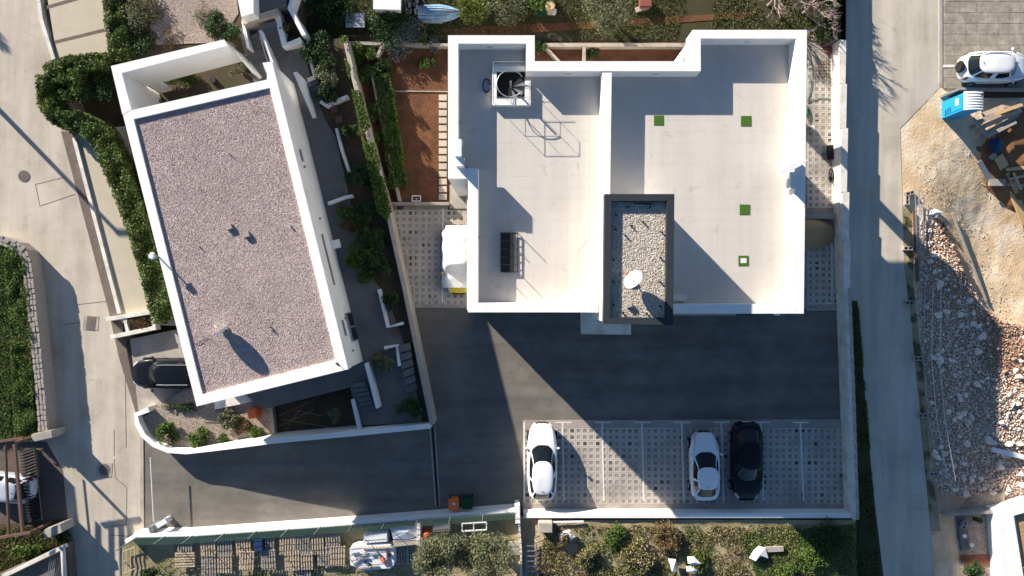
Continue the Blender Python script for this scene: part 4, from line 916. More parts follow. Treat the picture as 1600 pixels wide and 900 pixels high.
for x, y, r, h, mt, lab in ((525, 660-12, .5, .8, LEAF_O, 'grey plant at the foot of the blue-grey steps'), (598, 562, .75, .95, LEAF_O, 'olive shrub in the white planter by the walkway'), (640, 640, .8, 1.2, LEAF_D, 'dark drooping shrub in the south corner by the wall'), (512, 118, .8, .8, LEAF_O, 'spiky pale grass plant in the upper garden'), (510, 142, .85, .8, LEAF_D, 'round dark green shrub above the white curved edge'),
        (443, 45, .5, .8, LEAF_B, 'brown-green shrub in the broad white planter'), (460, 62, .4, .6, LEAF_D, 'trailing shrub at the corner of the white planter'), (500, 80, 1.2, .9, LEAF_D, 'dark shrub mass below the north garden'), (505, 100, .5, .4, LEAF_S, 'small silver plant in the upper garden bed'),
        (560, 278, .9, 1.1, LEAF_D, 'large dark shrub against the ivy wall'), (570, 330, .8, 1.0, LEAF_D, 'dark shrub beside the middle walkway end'), (540, 330, .6, .7, LEAF_G, 'green shrub above the white planter edge'), (580, 370, .9, 1.0, LEAF_D, 'round dark shrub in the shaded garden strip'), (560, 400, .8, .7, LEAF_G, 'leafy shrub right of the small canopy'), (590, 412, .9, 1.0, LEAF_D, 'dark evergreen shrub lower in the garden strip'), (572, 430, .6, .6, LEAF_G, 'small leafy shrub near the lower planter'), (612, 470, .6, .8, LEAF_D, 'dark shrub inside the lower white planter'), (545, 205, .6, .8, LEAF_D, 'dark hanging shrub on the boundary wall'), (548, 352, .6, .6, LEAF_B, 'brownish shrub near the walkway end')):
    shrub('garden_shrub', lab, x, y, 1.2, r, h, mt, int(2200*r*r+500), .07, 10)
tree('portal_plant', 'olive brown shrub inside the white portal court', 372, 108, 1.2, .9, .9, .5, LEAF_O, 1100, .06, 8, cat='shrub')
shrub('portal_plant', 'lime green plants under the white portal beam', 285, 122, 1.2, 1.3, .6, LEAF_Y, 1800, .07, ry=.55)
shrub('portal_plant', 'dark plant in the corner of the portal court', 240, 155, 1.2, .5, .5, LEAF_D, 500, .07)
MB().tube(V(332, 125, 1.2, 1.45), .2, 18, .17).build('plant_pot', PLASTIC, label='black round pot in the white portal court', cat='pot')
# brown door mats / drain grates on the walkway
for x, y, lab in ((522, 170, 'upper brown grate beside the walkway steps'), (530, 187, 'lower brown grate beside the walkway steps'), (618, 521, 'brown grate at the lower walkway corner')):
    MB().box(P(x, y, 1.3), (.42, .42, .05), .25).build('grate', RUST, bevel=.01, label=lab, cat='grate')
# ivy on the boundary wall
q = poly_pts(9000, [P(x, y, 2.1) for x, y in [(530, 58), (542, 56), (612, 330), (604, 345), (590, 330), (545, 120)]])
k = np.array([noise.noise(Vector((x*.6, y*.6, 2))) for x, y in q]); q = q[k > -.25]
addmesh('ivy', quads_mesh('ivy', leaf_quads(np.column_stack([q, 1.9+rng.uniform(0, .4, len(q))]), .07, .6), LEAF_G), None, label='green ivy creeping along the long boundary wall', cat='ivy', kind='stuff')
# vegetable garden
for i, (x, y, r, h, mt, lab) in enumerate(((565, 85, .9, .8, LEAF_G, 'bright leafy shrub at the top of the left bed'), (572, 120, .8, .8, LEAF_G, 'leafy shrub second from the top of the left bed'), (582, 175, .6, .6, LEAF_G, 'yellow-green shrub halfway down the left bed'), (588, 215, .6, .5, LEAF_G, 'small shrub low in the left bed'), (602, 285, .55, .5, LEAF_Y, 'lime shrub at the foot of the left bed'), (595, 105, .7, .7, LEAF_D, 'bluish green cabbage-like plants at the row top'),
        (640, 68, 1.4, .6, LEAF_S, 'large silver-grey shrub along the north bed wall'), (676, 70, .45, .5, LEAF_S, 'small round silver shrub on the bed wall'), (663, 99, .4, .4, LEAF_G, 'young green plant in the sunlit red soil'), (678, 96, .3, .35, LEAF_G, 'young plant right of its twin in red soil'), (662, 62, .35, .8, LEAF_Y, 'thin yellow-green plant above the bed wall'), (843, 70, .5, .7, LEAF_G, 'leafy plant at the corner of the white roof'), (930, 84, .4, .4, LEAF_D, 'dark tuft in the back garden'))):
    shrub('garden_plant', lab, x, y, .05, r, h, mt, int(1700*r*r+250), .07, 9)
hedge('vegetable_row', 'dense row of green vegetables on red soil', [(597, 118), (605, 170), (613, 225), (622, 290)], .95, .05, .55, LEAF_G, 850, .085, 'vegetables')
t = thing('tap_stand', 'small white square tap frame on the garden wall', 'frame', P(651, 310, .5))
for a, b in (((644, 306), (657, 306)), ((644, 314), (657, 314)), ((644, 306), (644, 314)), ((657, 306), (657, 314))): MB().beam(P(*a, .9), P(*b, .9), .05, .05).build('bar', WPLAST, t)
MB().beam(*V(650, 310, .5, .9), .04, .04).build('post', WPLAST, t)
grass('garden_weeds', 'small weeds scattered in the vegetable garden', [(560, 75), (700, 78), (700, 310), (615, 315)], .06, 2600, GRASS, .04, .18)
# ---------------------------------------------------------------- north strip
grass('north_grass', 'dark rough grass behind the back garden', [(475, -30), (1316, -30), (1316, 62), (475, 64)], 0, 26000, GRASS, .08, -.25, .35)
# boat
bt = thing('rowing_boat', 'blue upturned wooden rowing boat lying in the north garden', 'boat', P(688, 19, .3)); c = P(689, 18, .35)
def hull(u, v):
    x = -1.4+u*2.85; w = .58*(1-max(0, (u-.35)/.65)**2.2)*(.86+.14*sm(0, .3, u)); t = (v-.5)*2
    return (c.x+x, c.y+t*w-.05, .08+.5*(1-abs(t)**2.4)*(1-.25*u)+.1)
MB().grid(hull, 30, 16).build('hull', BOATB, bt, smooth=True)
for i in range(-3, 4): MB().tube([(c.x-1.38+2.75*j/10*(1-.03*abs(i)), c.y-.05+i*.15*(1-max(0, (j/10-.35)/.65)**2.2), .1+.5*(1-abs(i*.26)**2.4)*(1-.25*j/10)+.1) for j in range(10)], .016, 4).build('plank_seam', GUTTER, bt)
MB().tube([(c.x-1.4, c.y-.5, .2), (c.x-1.4, c.y+.42, .2)], .05, 6).build('transom', BOATB, bt)
t = thing('slatted_cover', 'pale grey slatted table top in the dark north garden', 'table', P(555, 31, 0))
for i in range(7): MB().box(P(555, 21.5+i*3.3, .6), (1.15, .11, .04)).build('slat', GALV, t)
for x in (542, 568): MB().box(P(x, 31, .5), (.06, .85, .06)).build('rail', GREYM, t); MB().beam(*V(x, 31, 0, .5), .06, .06).build('leg', GREYM, t)
t = thing('garden_shed', 'small white shed roof at the top edge', 'shed', P(605, 0, 0)); MB().pp([(585, -40), (624, -40), (624, 14), (585, 13)], 0, 1.5).build('wall', WHITE2, t); MB().pp([(583, -42), (626, -42), (626, 15), (583, 14)], 1.5, 1.58).build('roof', WPLAST, t)
t = thing('log_rack', 'dark pile of stacked firewood right of the shed', 'firewood', P(640, 8, 0))
for i in range(40): p = P(random.uniform(627, 652), random.uniform(-8, 22), random.uniform(.1, .6)); MB().tube([p, p+Vector((random.uniform(-.1, .1), .3, 0))], random.uniform(.05, .09), 7).build('log', random.choice((WOODG, BARK, WOODG)), t)
MB().beam(P(660, 35, .1), P(692, 36, .1), .05, .05).build('loose_pole', WOOD, label='thin pale pole lying below the blue boat', cat='pole')
for i, (x, y, r, h, mt, n, lab) in enumerate(((740, 4, 1.5, 1.8, LEAF_Y, 4200, 'lime green shrub right of the blue boat'), (790, 2, 1.4, 1.5, LEAF_O, 3000, 'grey-green shrub at the top edge near the boat'), (605, 36, 1.6, 1.2, LEAF_D, 3200, 'dark green shrub below the small shed'), (520, 8, 1.6, 1.0, LEAF_D, 2400, 'dark shrub at the top left of the north garden'), (845, -4, .9, 1.0, LEAF_G, 1200, 'green shrub near the garden barrel'))):
    shrub('wild_shrub', lab, x, y, 0, r, h, mt, n, .08, 14)
tree('olive_tree', 'grey-green olive tree at the top edge above the roof', 945, 6, 0, 1.9, 2.6, 1.2, LEAF_O, 7000, .085, 18)
tree('orange_shrub_tree', 'rust tinged bush below the upper olive tree', 968, 32, 0, .9, .9, .4, LEAF_B, 900, .06, 8, cat='shrub')
t = thing('garden_barrel', 'brown barrel beside pale buckets at the top edge', 'barrel', P(860, 8, 0)); MB().tube(V(860, 8, 0, .8), .3, 18).build('barrel', WOOD, t); MB().tube(V(860, 8, .8, .82), .26, 18).build('lid', WOODL, t)
MB().tube(V(866, 17, 0, .4), .13, 14, .16).build('bucket', WPLAST, label='white bucket beside the brown barrel', cat='bucket')
MB().box(P(845, 19, .25), (.7, .4, .4), .1).build('crate', GREENP, bevel=.03, label='teal plastic crate beside the barrel', cat='crate')
t = thing('brick_stack', 'pale red brick block at the top edge near the olive', 'bricks', P(1008, 8, 0)); MB().box(P(1008, 4, .25), (.7, .6, .5)).build('block', REDT, t); MB().box(P(1003, 13, .1), (.8, .3, .2), .3).build('slab', CREAM, t)
for i, (x, y, h, sp, lab) in enumerate(((1200, 8, 3.2, 1.1, 'bare grey tree above the right wing of the roof'), (1255, 20, 3.4, 1.0, 'bare pinkish tree beside the road corner'), (1270, 48, 2.4, 1.0, 'small bare tree at the north-east roof corner'), (1225, -40, 4.0, 1.0, 'tall bare tree just beyond the top edge'))): bare_tree('bare_tree', lab, x, y, 0, h, sp, 11+i)
t = thing('road_fence_wall', 'dark wall with hedge between the north garden and east road', 'wall', P(1306, 0, 0)); wall_line(MB(), [(1304, -300), (1306, 62)], .25, 0, 1.35).build('wall', GUTTER, t)
hedge('ivy_hedge', 'dark ivy hedge along the top of the east road', [(1298, -200), (1300, 58)], .7, 0, 1.3, LEAF_D, 350, .08)
# hoses, bricks in the east passage
HP = [(1262, 118), (1267, 124), (1268, 135), (1264, 150), (1262, 160), (1268, 156), (1280, 153), (1296, 154), (1303, 157)]
MB().tube([P(x, y, .1) for x, y in HP], .022, 6).build('garden_hose', HOSEG, smooth=True, label='green garden hose across the sunlit east passage', cat='hose')
MB().tube([P(1262+3*math.cos(a)-a*.25, 172+9*math.sin(a)+a*.2, .1+.01*a) for a in np.linspace(0, 15, 50)], .025, 6).build('hose_coil', HOSEG, smooth=True, label='green coil of hose against the white building', cat='hose')
MB().tube([P(1299+4*math.cos(a)*.9, 270+9*math.sin(a)+a*.3, .1+.012*a) for a in np.linspace(0, 22, 70)], .03, 6).build('cable_coil', PLASTIC, smooth=True, label='black cable coil beside the east wall', cat='cable')
MB().box(P(1298, 238, .25), (.45, .9, .12), .1).build('folded_sheet', PLASTIC, bevel=.03, label='folded dark sheet above the cable coil', cat='sheet')
MB().box(P(1270, 200, .2), (.18, .3, .22), .4).build('white_canister', WPLAST, bevel=.03, label='small white canister standing on the east paving', cat='canister')
MB().tube(V(1297, 78, .05, .35), .2, 16, .24).build('red_bucket', REDT, label='red bucket in the corner of the east passage', cat='bucket')
t = thing('tile_pile', 'reddish pile of wire mesh and tiles near the corner', 'pile', P(1287, 105, 0))
for i in range(6): MB().tube([P(1276+i*4, 92, .12), P(1277+i*4, 124, .12)], .012, 4).build('bar', RUST, t); MB().tube([P(1274, 95+i*5, .14), P(1299, 95+i*5, .14)], .012, 4).build('bar', RUST, t)
MB().beam(P(1306, 185, .3), P(1308, 235, .3), .06, .5).build('leaning_board', WOODL, label='tan board leaning on the inside of the east wall', cat='board')
# ---------------------------------------------------------------- driveway and bins
def bin_(label, x, y, mat, rz):
    t = thing('wheelie_bin', label, 'bin', P(x, y, 0)); p = P(x, y, 1.0)
    m = MB(); m.v = [(p.x+sx*a, p.y+sy*a, z) for a, z in ((.24, .08), (.3, .98)) for sx, sy in ((-1, -1), (1, -1), (1, 1), (-1, 1))]; m.f = [(3, 2, 1, 0), (4, 5, 6, 7)]+[(i, (i+1) % 4, 4+(i+1) % 4, 4+i) for i in range(4)]
    m.build('body', mat, t, bevel=.04); MB().box((p.x, p.y+.01, 1.01), (.64, .7, .07)).build('lid', mat, t, bevel=.03); MB().tube([(p.x-.25, p.y+.38, .98), (p.x+.25, p.y+.38, .98)], .02, 6).build('handle', mat, t)
    for s in (-1, 1): MB().tube([(p.x+s*.25, p.y+.25, .1), (p.x+s*.3, p.y+.25, .1)], .1, 12).build('wheel', RUBBER, t)
    return t
b = bin_('orange wheelie bin by the driveway wall', 709, 789, ORANGE, 0); p = P(709, 789, 1.05); MB().box((p.x, p.y+.06, 1.05), (.16, .12, .012)).build('sticker', WPLAST, b)
bin_('dark green wheelie bin beside the orange one', 730, 787, GREENP, 0)
t = thing('boom_barrier', 'white boom barrier arm lying along the driveway entrance', 'barrier', P(245, 822, 0))
MB().tube([P(235, 715, .95), P(240, 815, .95)], .035, 8).build('arm', WPLAST, t); MB().box(P(243, 823, .5), (.35, .4, 1.0), .3).build('cabinet', GREYM, t, bevel=.02)
MB().beam(P(245, 822, 1.0), P(260, 813, 1.0), .3, .12).build('cover', WPLAST, t); MB().box(P(259, 814, .5), (.3, .3, 1.0), .4).build('post', WPLAST, t, bevel=.02)
MB().box(P(663, 574, .15), (.28, .28, .25), .1).build('socket_block', WHITE2, bevel=.02, label='small white block at the foot of the boundary wall', cat='block')
# ---------------------------------------------------------------- south lot
ZS = .4
def zs(px): return .4+.42*sm(800, 850, px)
def lz(x, y):
    u, v = inpx(x, y, .4); return zs(u)-.95*sm(1328, 1348, u)-.04+.08*noise.noise(Vector((x*.35, y*.35, 0)))+.05*noise.noise(Vector((x*1.7, y*1.7, 5)))
def lot(u, v):
    x = 190+u*1162; y0 = float(np.interp(x, [190, 212, 300, 500, 812, 818, 1352], [856, 842, 839, 825, 801, 809, 809])); y = y0+v*(1226-y0); p = P(x, y, ZS); return (p.x, p.y, lz(p.x, p.y))
MB().grid(lot, 160, 60).build('south_lot', LOTG, smooth=True, kind='structure')
grass('weeds', 'tall mixed weeds and dry grass on the south lot', [(850, 818), (1350, 818), (1362, 930), (840, 930)], ZS, 34000, LEAF_W, .08, -.02, .55, zf=lz)
grass('dry_grass', 'dry straw grass among the weeds', [(840, 818), (1150, 818), (1180, 930), (830, 930)], ZS, 8000, LEAF_B, .08, -.1, .5, zf=lz)
grass('green_weeds', 'patches of fresh green weeds on the south lot', [(850, 816), (1340, 816), (1350, 930), (840, 930)], ZS, 20000, LEAF_G, .07, .05, .4, zf=lz)
grass('shaded_lawn', 'dark green grass in the shade near the verge', [(1150, 830), (1342, 816), (1352, 930), (1190, 930)], ZS, 16000, LAWN, .07, -.4, .5, zf=lz)
grass('yard_grass', 'green tufts between the pallets', [(200, 855), (640, 840), (640, 920), (200, 920)], ZS, 5000, LAWN, .07, .1, .8, zf=lz)
grass('verge', 'green verge between the east wall and the road', [(1338, 480), (1342, 480), (1356, 650), (1374, 900), (1378, 930), (1345, 930), (1345, 812), (1336, 600)], .02, 12000, GRASS, .07, -.3, .9)
structure('verge_ground', [(1325, 470), (1340, 470), (1352, 620), (1364, 760), (1384, 930), (1340, 930), (1340, 815)], -1.4, .02, GRASSG)
for i, (x, y, r, h, mt, lab) in enumerate(((960, 840, .9, .6, LEAF_G, 'bright weed clump below the parking wall'), (1000, 870, 1.2, .6, LEAF_W, 'grey-green weed clump in the middle of the lot'), (920, 870, .8, .5, LEAF_W, 'green weed clump left of the white sacks'), (1040, 840, 1.0, .5, LEAF_B, 'dry brown clump beneath the shadow edge'), (1090, 880, .7, .4, LEAF_Y, 'lime weeds beside the pale sacks'), (1270, 870, 1.2, .5, LEAF_G, 'dark shaded bush near the verge'), (1300, 840, 1.2, .8, LEAF_D, 'shaded bush under the parking wall corner'), (1230, 895, .8, .5, LEAF_G, 'shaded bush at the bottom edge'), (880, 840, .6, .5, LEAF_B, 'brown dry plants next to the white litter'))):
    shrub('weed_clump', lab, x, y, .8, r, h, mt, int(1500*r+300), .065, 12)
tree('olive_tree', 'left olive tree beside the pallets at the bottom edge', 692, 868, ZS, 1.75, 2.4, 1.0, LEAF_O, 9000, .085, 20)
tree('olive_tree', 'right olive tree below the wheelie bins', 758, 866, ZS, 1.85, 2.5, 1.0, LEAF_O, 9500, .085, 20)
def sheet(label, pts, z, mat, name='plastic_sheet'):
    m = MB(); b = [P(x, y, z) for x, y in pts]; n = len(b); c = sum(b, Vector())/n
    m.v = [(p.x, p.y, z+random.uniform(0, .12)) for p in b]+[(c.x, c.y, z+.2)]+[(p.x, p.y, z-.03) for p in b]; m.f = [(i, (i+1) % n, n) for i in range(n)]+[(n+1+i, n+1+(i+1) % n, (i+1) % n, i) for i in range(n)]+[tuple(range(2*n, n, -1))]
    m.build(name, mat, label=label, cat='sheet')
sheet('crumpled white sheet lying in the shade of the lot', [(1171, 872), (1178, 860), (1186, 853), (1196, 856), (1200, 872), (1188, 868), (1180, 876)], ZS+.4+.25, WPLAST)
sheet('upright pale sack left of the two others', [(1044, 873), (1056, 874), (1057, 892), (1050, 893)], ZS+.4+.35, WPLAST, 'sack')
sheet('upper pale sack of the pair in the weeds', [(1074, 870), (1085, 870), (1095, 880), (1086, 884), (1075, 880)], ZS+.4+.35, WPLAST, 'sack')
sheet('lower pale sack of the pair in the weeds', [(1072, 886), (1085, 883), (1093, 890), (1085, 896), (1073, 893)], ZS+.4+.3, WPLAST, 'sack')
sheet('white litter heap below the parking wall', [(872, 832), (890, 828), (898, 838), (890, 846), (874, 844)], ZS+.4+.25, WPLAST, 'litter_heap')
MB().box(P(852, 822, 1.1), (.85, .6, .7)).build('storage_box', CREAM, bevel=.03, label='beige box below the corner of the parking wall', cat='box')
MB().beam(P(862, 816, .95), P(912, 815, .95), .1, .06).build('loose_board', WPLAST, label='white board along the foot of the parking wall', cat='board')
MB().box(P(1210, 858, .95), (1.1, .3, .12), .05).build('loose_board', CONC, label='pale plank in the shaded lot beside the white sheet', cat='board')
for i, (x, y) in enumerate(((893, 828), (915, 868), (1110, 825))): pass
# green mesh fence south of the driveway wall
t = thing('mesh_fence', 'green mesh fence on grey posts along the driveway wall', 'fence', P(500, 835, 1)); FA = [(200, 848), (214, 839), (300, 837), (500, 823), (806, 799)]
W = [P(x, y, 1.0) for x, y in FA]
for a, b in zip(W[:-1], W[1:]):
    k = int((b-a).length/2.3)+1
    for i in range(k): p = a.lerp(b, i/k); MB().tube([(p.x, p.y, .9), (p.x, p.y, 2.3)], .025, 6).build('post', GALV, t)
    m = MB(); n = max(4, int((b-a).length/.22))
    for i in range(n): p = a.lerp(b, i/n); m.beam((p.x, p.y-.03, 1.0), (p.x, p.y-.03, 2.25), .016, .01)
    for j in range(9): z = 1.02+j*.15; m.beam((a.x, a.y-.04, z), (b.x, b.y-.04, z), .012, .018)
    m.build('mesh', MESHG, t)
# pallets
SL = MB().box((0, 0, 0), (.085, 1.2, .022)).mesh('slat', WOOD, bevel=.004); BEA = MB().box((0, 0, 0), (.9, .09, .09)).mesh('bearer', WOOD, bevel=.004)
SLG = MB().box((0, 0, 0), (.085, 1.2, .022)).mesh('slat', WOODG, bevel=.004); BEG = MB().box((0, 0, 0), (.9, .09, .09)).mesh('bearer', WOODG, bevel=.004)
def pallet(label, x, y, z, rz, group, grey=False, tilt=0, ns=6):
    p = P(x, y, z); t = thing('wooden_pallet', label, 'pallet', p, group); t.rotation_euler = (tilt, 0, rz)
    for i in range(ns): o = addmesh('slat', SLG if grey else SL, t); o.location = (-.4+.8*i/(ns-1), 0, .12)
    for s in (-.55, 0, .55): o = addmesh('bearer', BEG if grey else BEA, t); o.location = (0, s, .055)
    for i in (0, 3, 6): o = addmesh('base_board', SLG if grey else SL, t); o.location = (-.4+.8*i/6, 0, .0)
F = [(290, 874, UP), (327, 884, 0), (352, 879, 0), (386, 876, 0), (420, 874, 0), (457, 875, 0), (478, 874, 0), (508, 868, 0), (528, 868, 0)]
for i, (x, y, rz) in enumerate(F): pallet(f'weathered pallet, {ORD[i]} from the street in the sunlit front row', x, y, .5+random.uniform(0, .1), rz+random.uniform(-.05, .05), 'front row pallets', i % 3 == 1, .0)
B = [290, 326, 352, 381, 418, 449, 472, 495, 521]
for i, x in enumerate(B): pallet(f'shaded pallet, {ORD[i]} from the street against the mesh fence', x, 855-(x-290)*.022, .5+random.uniform(0, .1), random.uniform(-.04, .04), 'back row pallets', i % 2 == 0, .05)
for i, x in enumerate((626, 648)): pallet(('dark pallet right of the junk covered table', 'dark pallet next to the left olive tree')[i], x, 866, .45, .02, 'pallets by the olive', True)
pallet('pallet half buried in yellow grass at the bottom edge', 475, 893, .4, .05, 'front row pallets', True)
MB().pp([(395, 845), (410, 843), (411, 862), (396, 863)], .3, .9).build('plastic_crate', HOSEB, bevel=.04, label='dark blue plastic crate behind the mesh fence', cat='crate')
# junk
t = thing('junk_table', 'white sheeted table heaped with planks and tools', 'table', P(580, 872, ZS)); zj = 1.15
m = MB(); MB().pp([(546, 857), (556, 852), (610, 850), (616, 858), (617, 882), (611, 889), (568, 892), (547, 884)], .35, zj).build('sheet', WPLAST, t, bevel=.05)
for a, b, mt in (((553, 883), (573, 862), WOODG), ((587, 862), (600, 882), WOODG), ((604, 858), (607, 885), RUST), ((550, 866), (562, 864), GREYM), ((577, 880), (582, 888), PLASTIC), ((566, 857), (610, 855), WOOD), ((556, 874), (576, 872), GREYM), ((580, 868), (594, 866), GREYM), ((560, 888), (590, 884), WOODG)): MB().beam(P(*a, zj+.06), P(*b, zj+.08), .1, .06).build('plank', mt, t)
for x, y in ((598, 876), (608, 868), (570, 879)): MB().tube(V(x, y, zj, zj+.18), .1, 10).build('can', random.choice((HOSEB, PLASTIC, ORANGE)), t)
MB().pp([(568, 836), (605, 834), (606, 847), (568, 850)], .3, 1.2).build('plastic_chest', WPLAST, bevel=.04, label='white chest behind the junk covered table', cat='chest')
sheet('blue and white tarpaulin heap behind the fence', [(610, 825), (630, 822), (650, 822), (652, 838), (640, 842), (615, 842)], 1.0, P_SILVER, 'tarpaulin')
MB().pp([(613, 846), (654, 842), (654, 851), (616, 855)], .3, 1.1).build('cream_shelf', CREAM, bevel=.02, label='long cream shelf beside the tarpaulin', cat='shelf')
MB().pp([(651, 818), (657, 818), (657, 853), (651, 853)], .3, 1.25).build('white_post_board', WHITE2, bevel=.02, label='upright white board between tarpaulin and orange junk', cat='board')
MB().box(P(667, 836, .8), (.3, .5, .9), .1).build('orange_canister', ORANGE, bevel=.05, label='orange canister behind the left olive tree', cat='canister')
MB().pp([(676, 818), (704, 818), (704, 830), (676, 832)], .3, 1.0).build('glass_frame_pile', GALV, bevel=.03, label='pale window frames above the left olive tree', cat='frames')
t = thing('window_frame', 'empty white double window frame leaning by the fence', 'window frame', P(740, 824, .4))
for a, b in (((722, 818), (760, 816)), ((722, 830), (760, 828)), ((722, 818), (722, 830)), ((740, 817), (740, 829)), ((760, 816), (760, 828))): MB().beam(P(*a, 1), P(*b, 1), .07, .07).build('bar', WPLAST, t)
MB().beam(P(722, 818, 1), P(722, 830, .4), .06, .06).build('prop', WOODG, t)
wall_line(MB(), [(811, 818), (814, 860), (815, 930)], .12, -1.1, 1.1).build('yard_divider', WHITE2, label='thin white divider wall between pallet yard and weeds', cat='wall')
t = thing('steel_rack', 'dark steel ladder rack right of the divider wall', 'rack', P(832, 870, ZS))
for x in (822, 838): MB().beam(P(x, 850, .9), P(x+1, 905, .9), .06, .06).build('rail', GREYM, t)
for i in range(7): MB().beam(P(822, 853+i*8, .92), P(838, 853+i*8, .92), .05, .05).build('rung', GALV, t)
MB().box(P(790, 872, .65), (.4, .5, .5), .2).build('green_crate', HOSEG, bevel=.04, label='green crate beside the right olive tree', cat='crate')
for i in range(3): MB().box(P(803, 850+i*7, .55), (.8, .25, .15)).build('shelf_board', CONC, bevel=.02, label=f'pale shelf board, {ORD[i]} from the fence beside the divider', cat='board')
shrub('low_plant', 'dark bush under the green fence near the street', 235, 892, ZS, .8, .8, LEAF_D, 900, .08)
t = thing('yard_gate', 'pale framed yard gate at the street end of the fence', 'gate', P(200, 875, 0))
for i in range(4): MB().beam(P(192+i*6, 862-i*2, .6), P(192+i*6, 897-i*4, .6), .04, .04).build('bar', CREAM, t)
for y in (862, 896): MB().beam(P(192, y, .6), P(212, y-8, .6), .05, .05).build('rail', CREAM, t)
MB().beam(*V(192, 880, 0, .6), .06, .06).build('post', CREAM, t)
# ---------------------------------------------------------------- construction site
def cz(px, py): return -1.0*sm(1425, 1570, px)*sm(150, 380, py)
def site(u, v):
    x = 1398+u*560; y = 134+v*1100; z = cz(x, y); p = P(x, y, 0)
    return (p.x, p.y, z-.02+(.08*noise.noise(Vector((p.x*.5, p.y*.5, 1)))+.035*noise.noise(Vector((p.x*2.2, p.y*2.2, 4))))*sm(1415, 1470, x))
SITE = M('site_earth', (.70, .53, .335), (.58, .415, .245), .8, .95, .03, 6, stain=(.78, .68, .54), sscale=.4, speck=(12, .8))
MB().grid(site, 150, 220).build('construction_ground', SITE, smooth=True, kind='structure')
# excavated red earth
def earth(u, v):
    x = 1530+u*160; y = 160+v*170; z = cz(x, y); p = P(x, y, 0); d = max(0, 1-((u-.6)/.55)**2-((v-.5)/.5)**2); return (p.x, p.y, z-.1+.5*d**.6+.12*noise.noise(p*1.3))
MB().grid(earth, 40, 40).build('earth_mound', M('red_earth', (.27, .135, .06), (.19, .09, .04), 1.3, .95, .03, 7), smooth=True, label='reddish earth mound behind the timber piles', cat='mound')
# rubble heap
RH = [(1432, 345), (1452, 350), (1470, 345), (1500, 425), (1530, 470), (1565, 500), (1640, 520), (1660, 790), (1570, 790), (1455, 765), (1445, 640), (1432, 520), (1424, 455)]
rh = thing('rubble_heap', 'long heap of white stones and reddish rubble along the road', 'rubble', P(1510, 600, -1))
def rz_(x, y):
    u, v = inpx(x, y, -.5); return cz(u, v)-.02+.45*sm(1430, 1475, u)*sm(340, 420, v)*sm(800, 740, v)*(1+.5*noise.noise(Vector((x*.5, y*.5, 9))))-.6*sm(-6, 22, u-np.interp(v, [330, 345, 425, 470, 500, 520, 800], [1465, 1470, 1500, 1530, 1565, 1680, 1680]))
q = poly_pts(17000, [P(x, y, -.5) for x, y in RH])
def mound(u, v):
    p = P(1415+u*250, 335+v*465, -.5); return (p.x, p.y, rz_(p.x, p.y)-.06)
MB().grid(mound, 60, 90).build('rubble_bed', M('rubble_dirt', (.48, .34, .235), (.38, .25, .165), 1.5, .95, .03, 8, stain=(.54, .44, .35), sscale=.5), rh, smooth=True)
def redness(x, y):
    u, v = inpx(x, y, -.5); return noise.noise(Vector((x*.35, y*.35, 7)))*.7+.9*sm(0, 60, (u-1440)-(v-350)*.42)-.35*sm(520, 640, v)
rd = np.array([redness(x, y) for x, y in q]); hz = np.array([rz_(x, y) for x, y in q]); sz = (.025+.085*rng.uniform(0, 1, len(q))**1.7)
C = np.column_stack([q, hz+sz*.1])
w = rd+rng.uniform(-.45, .45, len(rd)) < .4
pebbles('small_stones', C[w], sz[w], ROCK, rh, kind='stuff'); pebbles('small_clods', C[~w], sz[~w]*.9, ROCKR, rh, kind='stuff')
rocks = []
for k in range(8):
    bm = bmesh.new(); bmesh.ops.create_icosphere(bm, subdivisions=1, radius=1)
    for v in bm.verts: v.co *= random.uniform(.65, 1.15); v.co.z *= .7
    for mt in (ROCK, ROCKR):
        me = bpy.data.meshes.new('rock'); bm.to_mesh(me); me.materials.append(mt); rocks.append(me)
    bm.free()
q = poly_pts(290, [P(x, y, -.5) for x, y in RH])
for x, y in q:
    r = redness(x, y)+random.uniform(-.4, .4) > .6; s = .09+.26*random.random()**2.2 if not r else .07+.15*random.random()**2; o = addmesh('rock', rocks[random.randrange(8)*2+int(r)], rh)
    o.location = Vector((x, y, rz_(x, y)+s*.12))-rh.location; o.scale = (s, s*random.uniform(.7, 1.2), s*random.uniform(.6, 1)); o.rotation_euler = (random.random(), random.random(), random.random()*6)
grass('site_verge', 'green grass strip between the road and fence panels', [(1411, 330), (1424, 330), (1428, 450), (1440, 560), (1452, 700), (1465, 800), (1452, 800), (1436, 620), (1416, 440)], -.02, 4500, GRASS, .06, -.05, 1.2)
structure('site_verge_ground', [(1408, 320), (1424, 330), (1428, 450), (1440, 560), (1452, 700), (1470, 830), (1455, 830), (1436, 620), (1414, 440)], -1.4, -.012, LOTG)
q = poly_pts(1300, [P(x, y, -.3) for x, y in [(1425, 250), (1600, 230), (1640, 560), (1560, 540), (1500, 440), (1470, 350), (1420, 340)]]); k = np.array([noise.noise(Vector((x*.5, y*.5, 6))) for x, y in q]); q = q[k > -.05]
gz = np.array([cz(*inpx(x, y, -.3)) for x, y in q]); pebbles('scattered_stones', np.column_stack([q, gz]), rng.uniform(.015, .05, len(q)), ROCK, None, label='small stones and clods scattered over the sand', cat='stones', kind='stuff')
